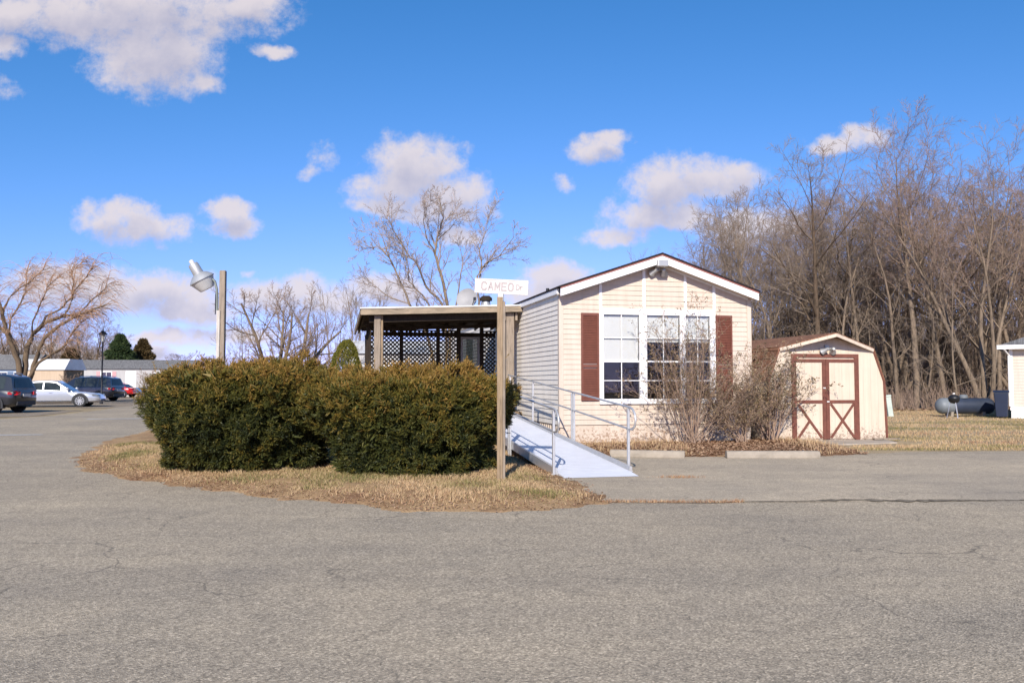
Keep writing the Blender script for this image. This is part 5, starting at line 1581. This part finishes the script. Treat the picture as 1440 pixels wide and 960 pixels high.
for p, d_, r0 in tips:
    for q in range(2):
        dd = (d_ * .8 + Vector((rd_.gauss(0, .5), rd_.gauss(0, .5), rd_.uniform(-.1, .7)))).normalized(); pt = [p]; Lb = rd_.uniform(.6, 1.4)
        c = p.copy()
        for s in range(4):
            dd = (dd + Vector((.06, 0, -.10)) + Vector((rd_.gauss(0, .12), rd_.gauss(0, .12), rd_.gauss(0, .1)))).normalized(); c = c + dd * (Lb / 4); pt.append(c.copy())
        polys.append(([tuple(x) for x in pt], [.022, .018, .015, .012, .010], 1))
        for s in range(6):
            b = pt[rd_.randint(1, 4)]; e = b.copy(); vd = (dd * .5 + Vector((rd_.gauss(0, .55), rd_.gauss(0, .55), rd_.uniform(-.1, .5)))).normalized()
            tw = [tuple(b)]; Lt = rd_.uniform(.4, 1.25)
            for u in range(4):
                vd = (vd + Vector((.10, 0, -.36))).normalized(); e = e + vd * (Lt / 4); tw.append(tuple(e))
            polys.append((tw, [.009, .008, .007, .006, .005], 2))
poly_mesh('crown', polys, lambda l: 3, M['twig_willow'], wl)

# small bare shrubs on the left
rs = thing('reddish_shrub', 'reddish bare shrub beside the left end of the hedge in front of the mobile home', 'shrub', (at(213, 540, 40).x, 40, 0), 0, 'bare shrubs before the pale mobile home')
tree_meshes(rs, 171, 1.9, .03, cfg_pole(), M['bark2'], M['twig_red'], stems=7, spread=.45)
dup(rs, (at(103, 540, 60).x, 60, 0), 1.0, (1.3, 1.3, 1.05), 'brown bare shrub behind the silver car, before the beige shed', 'bare shrubs before the pale mobile home')


# ================================================================== BUILDINGS FAR LEFT AND BEYOND
def far_home(name, label, cx_, Y, rz, L_, D_, wall_h, roof_h, mw, mr, windows, group=None, skirt=True, cat='house', flat=False):
    t = thing(name, label, cat, (cx_, Y, 0), rz, group)
    MB().box((-L_ / 2, 0, -.05), (L_ / 2, D_, wall_h)).build('wall', mw, t)
    mb = MB(); o = .15
    mb.prism([(-L_ / 2 - o, -o, wall_h), (-L_ / 2 - o, D_ / 2, wall_h + roof_h), (-L_ / 2 - o, D_ + o, wall_h), (-L_ / 2 - o, D_ / 2, wall_h - .02 if not flat else wall_h - .02)], (L_ + 2 * o, 0, 0))
    mb.build('roof', mr, t)
    for (x, z, w, h, shut) in windows:
        f = MB(); e = .07
        f.box((x - w / 2 - e, -.04, z - e), (x + w / 2 + e, -.002, z)); f.box((x - w / 2 - e, -.04, z + h), (x + w / 2 + e, -.002, z + h + e))
        f.box((x - w / 2 - e, -.04, z), (x - w / 2, -.002, z + h)); f.box((x + w / 2, -.04, z), (x + w / 2 + e, -.002, z + h)); f.box((x - w / 2, -.035, z + h / 2 - .03), (x + w / 2, -.002, z + h / 2 + .03))
        f.box((x - .02, -.034, z), (x + .02, -.0022, z + h / 2 - .03)); f.box((x - .02, -.034, z + h / 2 + .03), (x + .02, -.0022, z + h))
        f = f.build('window', M['white_trim'], t)
        MB().box((x - w / 2, -.02, z), (x + w / 2, -.001, z + h)).build('pane', M['car_glass'], f)
        if shut:
            for sx in (-1, 1):
                c = x + sx * (w / 2 + e + .2)
                MB().box((c - .16, -.035, z - e), (c + .16, -.002, z + h + e)).build('shutter', shut, t)
    return t


Y = 78.0
hx = at(165, 540, Y).x
h1 = far_home('mobile_home', 'long pale mobile home with grey roof and pink shutters beyond the parked cars', hx, Y, R(4), 13, 4.2, 2.55, .9, M['home_white'], M['roof_grey'],
              [(-3.6, 1.25, 1.0, .85, None), (-1.0, 1.15, .9, 1.1, M['home_pink']), (3.5, 1.35, .7, .8, None)])
MB().box((.75, -.05, .45), (1.7, -.003, 2.35)).build('door', M['white_trim'], h1)
# beige shed with tall metal roof
bx = at(66, 540, 62); bs = thing('beige_shed', 'beige shed with white metal roof behind the silver car', 'shed', (bx.x, 62, 0), R(-4))
mb = MB(); mb.box((-2.0, 0, -.05), (1.25, 2.6, 2.25)); mb.build('wall', M['home_beige'], bs)
mb = MB(); mb.prism([(-2.05, -.12, 2.24), (-2.05, .55, 3.05), (-2.05, 2.1, 3.05), (-2.05, 2.72, 2.24)], (3.45, 0, 0)); mb.build('roof', M['tin_white'], bs)
mb = MB(); mb.prism([(1.252, .05, -.05), (1.252, 2.55, -.05), (1.252, 2.55, 2.23), (1.252, .05, 2.23)], (.02, 0, 0)); mb.build('end_wall', M['wood_sign'], bs)
# bluish house at the frame edge
far_home('blue_house', 'blue-grey house at the far left edge behind the willow', at(-14, 540, 85).x, 85, R(-6), 8, 5, 2.6, 1.6, M['home_blue'], M['roof_grey'], [(1.2, 1.3, 1.2, 1.0, None), (3.0, 1.3, .8, 1.0, None)])
# white home glimpsed through the porch lattice
far_home('mobile_home', 'white mobile home glimpsed through the porch lattice', at(600, 540, 46).x, 46, R(3), 9, 4, 2.9, .8, M['home_white'], M['tin_white'], [(-2.2, 1.3, .9, .9, None), (1.8, 1.3, .9, .9, None)])

# neighbour house on the right
nb = thing('neighbour_house', 'pale sided house with grey roof cut off by the right edge', 'house', (gnd(1418, 588).x + .12, gnd(1418, 588).y, 0), R(-33))
nL, nH = 8.0, 2.62
mb = MB(); k = 0
while .45 + k * .115 < nH:
    zb = .45 + k * .115; zt = zb + .115
    mb.poly([(0, -.013, zb), (nL, -.013, zb), (nL, 0, zt), (0, 0, zt)]); mb.poly([(0, .01, zb), (nL, .01, zb), (nL, -.013, zb), (0, -.013, zb)])
    mb.poly([(-.013, 6, zb), (-.013, 0, zb), (0, 0, zt), (0, 6, zt)]); k += 1
mb.build('wall', M['home_cream'], nb)
mb = MB(); x = 0
while x < nL: mb.box((x, -.004, -.05), (x + .10, .02, .46)); mb.box((x + .10, .004, -.05), (x + .14, .02, .46)); x += .14
mb.build('skirting', M['white_trim'], nb)
o = .38
mb = MB(); rz_ = nH + .08
mb.add([(-o, -o, rz_), (nL, -o, rz_), (nL, 6 + o, rz_), (-o, 6 + o, rz_), (3.0, 3, rz_ + 1.35), (nL, 3, rz_ + 1.35)], [(0, 1, 5, 4), (0, 4, 3), (3, 4, 5, 2), (0, 3, 2, 1)])
nr = mb.build('roof', M['roof_grey'], nb)
MB().box((-o - .01, -o - .02, rz_ - .13), (nL, -o + .01, rz_ + .02)).build('fascia', M['white_trim'], nr)
MB().box((-o, -o + .012, rz_ - .13), (nL, .0, rz_ - .10)).build('soffit', M['white_trim'], nr)
MB().box((-o - .02, -o + .01, rz_ - .13), (-o + .012, 6 + o, rz_ + .02)).build('side_fascia', M['white_trim'], nr)
MB().tube([(-o + .2, -o - .0, rz_ - .1), (-.03, -.06, rz_ - .35), (-.03, -.06, .45)], .045, 6).build('downspout', M['white_trim'], nb)
MB().box((-.03, -.028, .3), (.09, -.0135, nH)).build('corner_trim', M['white_trim'], nb)
fw_ = MB(); fw_.box((2.0, -.05, 1.0), (3.4, -.014, 2.2)); fw_ = fw_.build('window', M['white_trim'], nb); MB().box((2.08, -.06, 1.08), (3.32, -.051, 2.12)).build('pane', M['car_glass'], fw_)

# ================================================================== TANK, GRILL, BIN, PEDESTAL
ty = 33.0
tx0, tx1 = at(1316, 575, ty).x, at(1398, 575, ty).x
tank = thing('propane_tank', 'dark blue-grey horizontal gas tank on saddles at the lawn edge', 'gas tank', ((tx0 + tx1) / 2, ty, 0), 0)
Lt = tx1 - tx0; rt = .31
prof = [(0.0, -Lt / 2)]
for i in range(1, 8):
    a = math.pi / 2 * i / 7; prof.append((rt * math.sin(a), -Lt / 2 + .26 * (1 - math.cos(a))))
body = prof + [(r_, -z_) for r_, z_ in reversed(prof)]
Mx = Matrix.Translation((0, 0, .42)) @ Matrix.Rotation(R(90), 4, 'Y')
MB().lathe([(r_ * 1.0, z_) for r_, z_ in body], 28, M=Mx).build('shell', M['tank'], tank, 40)
cap = [(r_ + .0025, z_) for r_, z_ in prof] + [(rt + .0025, -Lt / 2 + .62)]
MB().lathe(cap, 28, M=Mx).build('pale_end', M['tank_pale'], tank, 40)  # paler cap over the left end of the shell
for x in (-Lt * .27, Lt * .27):
    mb = MB().prism([(x - .05, -.22, 0), (x - .05, .22, 0), (x - .05, .26, .2), (x - .05, -.26, .2)], (.1, 0, 0)); mb.build('saddle', M['concrete'], tank)
MB().lathe([(.16, .0), (.16, .09), (.12, .13), (0, .14)], 18, M=Matrix.Translation((-.05, 0, .725))).build('dome_lid', M['tank_pale'], tank, 40)
gr = thing('kettle_grill', 'black kettle grill on thin legs in front of the gas tank', 'grill', (at(1342, 585, 31.3).x, 31.3, 0))
gz = .55
MB().lathe([(.0, .0), (.10, .02), (.17, .08), (.20, .17), (.205, .20)], 20, M=Matrix.Translation((0, 0, gz))).build('bowl', M['black'], gr, 40)
lid = MB().lathe([(.205, .205), (.20, .23), (.15, .30), (.06, .335), (0, .34)], 20, M=Matrix.Translation((0, 0, gz))).build('lid', M['black'], gr, 40)
MB().box((-.04, -.015, gz + .35), (.04, .015, gz + .40)).build('handle', M['lens'], lid)
for a in (.5, 2.6, 4.7): MB().tube([(math.cos(a) * .12, math.sin(a) * .12, gz + .05), (math.cos(a) * .25, math.sin(a) * .25, 0)], .011, 6).build('leg', M['rim'], gr)
bn = thing('trash_bin', 'dark blue wheeled bin standing at the neighbour house corner', 'bin', (at(1409, 585, 31.6).x, 31.6, 0), R(-33)); bn.scale = (.85, .85, .98)
mb = MB(); mb.add([(-.21, -.24, .05), (.21, -.24, .05), (.21, .24, .05), (-.21, .24, .05), (-.28, -.32, .98), (.28, -.32, .98), (.28, .32, .98), (-.28, .32, .98)], [(0, 3, 2, 1), (4, 5, 6, 7), (0, 1, 5, 4), (1, 2, 6, 5), (2, 3, 7, 6), (3, 0, 4, 7)]); mb.build('body', M['bin_blue'], bn, bevel=.03)
MB().prism([(-.31, -.36, .985), (-.31, .36, .985), (-.31, .30, 1.07), (-.31, -.25, 1.06)], (.62, 0, 0)).build('lid', M['bin_blue'], bn, bevel=.02)
for sx in (-.2, .2): MB().lathe([(.0, -.03), (.12, -.03), (.12, .03), (0, .03)], 16, M=Matrix.Translation((sx, .26, .12)) @ Matrix.Rotation(R(90), 4, 'Y')).build('wheel', M['rubber'], bn)
pd = thing('utility_pedestal', 'pale green utility pedestal leaning beside the shed', 'pedestal', (at(1252, 582, 33).x, 33, 0)); pd.rotation_euler = (0, R(-7), 0)
MB().box((-.10, -.09, -.1), (.10, .09, .78)).build('body', M['pedestal'], pd, bevel=.02); MB().box((-.115, -.105, .782), (.115, .105, .85)).build('cap', M['pedestal'], pd, bevel=.02)
jb = MB().box((-.14, -.08, 0), (.14, .08, .38)).build('utility_box', M['galv'], None, bevel=.02); jb.location = (at(1243, 582, 34).x, 34, 0)
tag(jb, 'short grey utility box beside the leaning green pedestal', 'utility box')

# lantern post on the left
lp = thing('lantern_post', 'black lantern lamp post between the silver and the black car', 'lamp post', (at(143, 545, 52).x, 52, 0))
MB().lathe([(.10, 0), (.10, .3), (.06, .4), (.045, 2.0), (.04, 3.75), (.07, 3.78), (.05, 3.84)], 12).build('post', M['black'], lp, 40)
fr = MB()
for a in range(4):
    c_, s__ = math.cos(a * math.pi / 2 + .78), math.sin(a * math.pi / 2 + .78)
    fr.tube([(c_ * .10, s__ * .10, 3.84), (c_ * .20, s__ * .20, 4.28)], .018, 5)
fr.lathe([(.30, 4.28), (.26, 4.32), (.12, 4.46), (.04, 4.52), (.03, 4.62), (0, 4.64)], 12)
ln_ = fr.build('lantern', M['black'], lp, 40)
MB().lathe([(.08, 3.85), (.17, 4.27)], 4, M=Matrix.Rotation(.0, 4, 'Z')).build('glass', M['lens'], ln_)


# ================================================================== CARS
def car(label, loc, heading, L_, Wd, Hh, paint, kind, wheel_r=.34, group='cars parked along the road'):
    t = thing('parked_car', label, 'car', loc, heading, group)
    suv = kind == 'suv'
    hw = Wd / 2
    belt = Hh * (.60 if suv else .62)
    # stations along x (front = +x): (x, top of lower body, half width, bottom)
    X = lambda f: -L_ / 2 + f * L_
    if suv:
        st = [(0.0, belt * .78, .80, .42), (.015, belt * .96, .90, .34), (.06, belt * 1.0, .96, .28), (.20, belt * 1.0, 1., .25), (.5, belt * .985, 1., .24), (.68, belt * .97, 1., .24), (.74, belt * .96, .99, .24), (.90, belt * .88, .96, .25), (.965, belt * .80, .90, .27), (.99, belt * .66, .82, .30), (1., belt * .50, .74, .36)]
        gh = [(.015, belt * .98, .80), (.055, Hh * .93, .70), (.12, Hh * .985, .72), (.35, Hh, .73), (.52, Hh * .985, .73), (.60, Hh * .94, .72), (.755, belt * .975, .82)]
    else:
        st = [(0.0, belt * .80, .78, .42), (.02, belt * 1.02, .86, .34), (.12, belt * 1.06, .95, .26), (.25, belt * 1.04, 1., .22), (.5, belt * .98, 1., .20), (.66, belt * .95, 1., .20), (.72, belt * .92, .99, .21), (.86, belt * .86, .97, .22), (.95, belt * .79, .93, .24), (.985, belt * .71, .86, .27), (1., belt * .55, .78, .32)]
        gh = [(.13, belt * 1.05, .82), (.27, Hh * .955, .68), (.36, Hh * .99, .70), (.46, Hh, .70), (.55, Hh * .975, .70), (.72, belt * .93, .82)]
    mb = MB(); rings = []
    for f, zt, wf, zb in st:
        w = hw * wf; m_ = zb + (zt - zb) * .55
        half = [(w * .80, zb), (w * .97, zb + .10), (w, m_), (w * .975, zt - .05), (w * .93, zt - .008), (w * .5, zt + .02)]
        ring = [(X(f), y_, z_) for y_, z_ in half] + [(X(f), -y_, z_) for y_, z_ in reversed(half)]
        rings.append(ring)
    vs = [v for r_ in rings for v in r_]; n_ = 12; fs = []
    for i in range(len(rings) - 1):
        for k_ in range(n_):
            k2 = (k_ + 1) % n_; fs.append((i * n_ + k_, (i + 1) * n_ + k_, (i + 1) * n_ + k2, i * n_ + k2))
    fs.append(list(range(n_))); fs.append([(len(rings) - 1) * n_ + k_ for k_ in range(n_)][::-1])
    mb.add(vs, fs)
    # greenhouse shell (roof and pillars) on top
    g0 = len(mb.v); vs = []
    for f, zt, wf in gh:
        zb = np.interp(f, [s[0] for s in st], [s[1] for s in st]) - .03
        zt = max(zt, zb + .03)
        rise = (zt - zb) / (Hh - zb)
        wb = hw * .93; wt = hw * (.93 - (.93 - wf) * min(1, max(0, rise)))
        vs += [(X(f), wb, zb), (X(f), wt, zt - .05 * rise), (X(f), wt * .8, zt), (X(f), -wt * .8, zt), (X(f), -wt, zt - .05 * rise), (X(f), -wb, zb)]
    fs = []; n_ = 6
    for i in range(len(gh) - 1):
        for k_ in range(5): fs.append((i * n_ + k_, (i + 1) * n_ + k_, (i + 1) * n_ + k_ + 1, i * n_ + k_ + 1))
    fs += [list(range(n_)), [(len(gh) - 1) * n_ + k_ for k_ in range(n_)][::-1]]
    mb.add(vs, fs)
    body = mb.build('body', paint, t, 38)
    # side glass, proud of the shell by a few millimetres
    fx = [g_[0] for g_ in gh]

    def prof_at(f):
        zt = float(np.interp(f, fx, [g_[1] for g_ in gh])); wf = float(np.interp(f, fx, [g_[2] for g_ in gh]))
        zb = float(np.interp(f, [s[0] for s in st], [s[1] for s in st]))
        return zb, zt, wf
    spans = [(.10, .22), (.235, .40), (.415, .575), ] if suv else [(.20, .27), (.28, .42), (.435, .60)]
    for sgn in (1, -1):
        for a, b in spans:
            pts_ = []
            for f in np.linspace(a, b, 5):
                zb, zt, wf = prof_at(f); zt2 = zt - .09 - .02
                pts_.append((f, zb + .03, zt2, wf))
            g_ = MB(); top_, bot_ = [], []
            for f, zb, zt2, wf in pts_:
                zt2 = max(zt2, zb + .02)
                z0_ = zb - .06; z1_ = prof_at(f)[1] - .05

                def yw(z): q = max(0, min(1, (z - z0_) / max(.05, z1_ - z0_))); rise = (z1_ + .05 - z0_) / (Hh - z0_); wt_ = hw * (.93 - (.93 - wf) * min(1, rise)); return hw * .93 + (wt_ - hw * .93) * q + .006
                bot_.append((X(f), sgn * yw(zb), zb)); top_.append((X(f), sgn * yw(zt2), zt2))
            for i in range(4):
                q = [bot_[i], bot_[i + 1], top_[i + 1], top_[i]]
                g_.poly(q if sgn < 0 else q[::-1])
            g_.build('side_window', M['car_window'], t)
    # windscreen and rear screen
    for (fa, fb), nm in (((gh[-1][0] - .008, gh[-2][0] + .012), 'windscreen'), ((gh[0][0] + .006, gh[1][0] - .004), 'rear_screen')):
        za, zta, wa = prof_at(fa); zb_, ztb, wb_ = prof_at(fb)
        d_ = .012 if nm == 'windscreen' else -.012
        g_ = MB().poly([(X(fa) + d_, -hw * .74, zta + .012), (X(fa) + d_, hw * .74, zta + .012), (X(fb) + d_, hw * wb_ * .80, ztb - .012), (X(fb) + d_, -hw * wb_ * .80, ztb - .012)])
        g_.build(nm, M['car_window'], t)
    # wheels in dark arches
    for f in (.185, .80):
        for sgn in (1, -1):
            y_ = sgn * (hw - .085)
            Mx_ = Matrix.Translation((X(f), y_, wheel_r)) @ Matrix.Rotation(R(-90 * sgn), 4, 'X')
            ar = MB(); nseg = 18; pa = [(X(f) + math.cos(math.pi * i / nseg) * (wheel_r + .06), sgn * (hw + .002), wheel_r + math.sin(math.pi * i / nseg) * (wheel_r + .06)) for i in range(nseg + 1)]
            pa = [(X(f) + wheel_r + .06, sgn * (hw + .002), .22)] + pa + [(X(f) - wheel_r - .06, sgn * (hw + .002), .22)]
            ar.prism(pa, (0, -sgn * .2, 0)); ar.build('wheel_arch', M['plastic_dark'], t)
            wh = MB().lathe([(wheel_r * .62, .09), (wheel_r * .66, .112), (wheel_r * .93, .105), (wheel_r, .07), (wheel_r, -.08), (wheel_r * .6, -.09)], 24, M=Mx_).build('wheel', M['rubber'], t, 40)
            rm = MB().lathe([(wheel_r * .64, .10), (wheel_r * .60, .085), (wheel_r * .56, .06), (0, .055)], 20, mi=1, M=Mx_)
            rm.lathe([(wheel_r * .66, .085), (wheel_r * .66, .115), (wheel_r * .60, .115), (wheel_r * .60, .085)], 20, M=Mx_)
            for s in range(10):
                a = s * math.pi / 5
                rm.beam((math.cos(a) * .03, math.sin(a) * .03, .10), (math.cos(a) * wheel_r * .62, math.sin(a) * wheel_r * .62, .108), .045, .02, M=Mx_)
            rm.lathe([(.06, .09), (.055, .118), (0, .12)], 12, M=Mx_)
            rm.build('rim', [M['rim'], M['plastic_dark']], wh, 40)
    # lamps, mirrors, bumpers, trims
    for sgn in (1, -1):
        zl = belt * (.80 if suv else .78)
        tl_ = MB(); x_ = X(0)
        tl_.prism([(x_ + .0, sgn * hw * .50, zl - .02), (x_ + .0, sgn * hw * .79, zl - .03), (x_ + .28, sgn * (hw * .965), zl + .0), (x_ + .28, sgn * (hw * .965), zl + .11), (x_ + .0, sgn * hw * .80, zl + .15), (x_ + .0, sgn * hw * .50, zl + .12)], (-.035, sgn * .012, 0))
        tl_.build('tail_lamp', M['red_light'], t)
        hl = MB(); x_ = X(.968); zh = belt * .66
        hl.prism([(x_ - .20, sgn * hw * .955, zh + .02), (x_ + .04, sgn * hw * .86, zh - .02), (x_ + .10, sgn * hw * .62, zh - .02), (x_ + .09, sgn * hw * .60, zh + .06), (x_ + .0, sgn * hw * .86, zh + .09), (x_ - .24, sgn * hw * .955, zh + .10)], (.03, sgn * .015, 0))
        hl.build('headlight', M['clear_light'], t)
        mr_ = MB().box((X(.665), sgn * hw * .97 - .0, belt + .0), (X(.665) + .12, sgn * (hw + .17), belt + .15)); mr_.build('mirror', paint, t, bevel=.03)
    MB().box((X(0) - .03, -hw * .72, .34), (X(0) + .10, hw * .72, .52)).build('rear_bumper', paint if not suv else M['plastic_dark'], t, bevel=.03)
    MB().box((X(1) - .06, -hw * .55, .30), (X(1) + .012, hw * .55, .44)).build('grille', M['plastic_dark'], t, bevel=.02)
    MB().box((X(0) - .022, -.26, belt * .70), (X(0) - .0, .26, belt * .70 + .12)).build('number_plate', M['sign_white'], t)
    for sgn in (1, -1):
        MB().box((X(.27), sgn * hw - .006, .30), (X(.72), sgn * hw + .008, .36)).build('sill_trim', M['plastic_dark'] if suv else M['chrome'], t)
        if suv: MB().tube([(X(.12), sgn * hw * .66, Hh * 1.0), (X(.16), sgn * hw * .66, Hh + .035), (X(.48), sgn * hw * .66, Hh + .035), (X(.52), sgn * hw * .66, Hh)], .016, 6).build('roof_rail', M['chrome'], t)
        for f in (.30, .49):
            MB().box((X(f), sgn * hw + .0, belt - .14), (X(f) + .16, sgn * (hw + .022), belt - .11)).build('handle', paint, t)
    return t


m = bpy.data.materials.new('car_window'); nt_, N_, L_n = nodes_of(m)
p_ = N_['Principled BSDF']; p_.inputs['Base Color'].default_value = (.03, .035, .035, 1); p_.inputs['Roughness'].default_value = .04; p_.inputs['Specular IOR Level'].default_value = .45
nn_ = noise(N_, L_n, coords(N_, L_n), 1.3, 3); L_n.new(ramp(N_, L_n, nn_, [(.3, (.012, .013, .013)), (.7, (.045, .055, .05))]), p_.inputs['Base Color'])
M['car_window'] = m

c = gnd(-40, 577); sp_p = at(51, 560, 36.6)
fw = Vector((math.cos(R(179)), math.sin(R(179)), 0))
car('dark grey suv seen from behind at the left edge', (sp_p.x - .68 + fw.x * 2.35, 37.0 + fw.y * 2.35, 0), R(179), 4.75, 1.9, 1.70, M['paint_grey'], 'suv', .37)
e = at(140, 560, 46.2)
car('silver four-door saloon parked side-on behind the grey suv', (e.x - 2.36, 46.0, 0), R(14), 4.9, 1.84, 1.45, M['paint_silver'], 'sedan', .345)
e = at(164, 560, 59)
car('black suv parked beyond the silver saloon by the lantern post', (e.x - 2.4, 59.5, 0), R(176), 4.8, 1.9, 1.74, M['paint_navy'], 'suv', .37)
e = at(191, 560, 74)
car('small bright red car half hidden behind the black suv', (e.x - 2.0, 74, 0), R(178), 4.1, 1.74, 1.32, M['paint_red'], 'sedan', .31)
bb = thing('blue_bin', 'small blue bin by the hedge beyond the red car', 'bin', (at(199, 560, 66).x, 66, 0))
mb = MB(); mb.add([(-.25, -.25, 0), (.25, -.25, 0), (.25, .25, 0), (-.25, .25, 0), (-.31, -.31, .85), (.31, -.31, .85), (.31, .31, .85), (-.31, .31, .85)], [(0, 3, 2, 1), (4, 5, 6, 7), (0, 1, 5, 4), (1, 2, 6, 5), (2, 3, 7, 6), (3, 0, 4, 7)])
m2 = mat('bin_sky_blue', (.06, .15, .32), .5); mb.build('body', m2, bb, bevel=.03); MB().box((-.33, -.33, .855), (.33, .33, .92)).build('lid', m2, bb, bevel=.02)
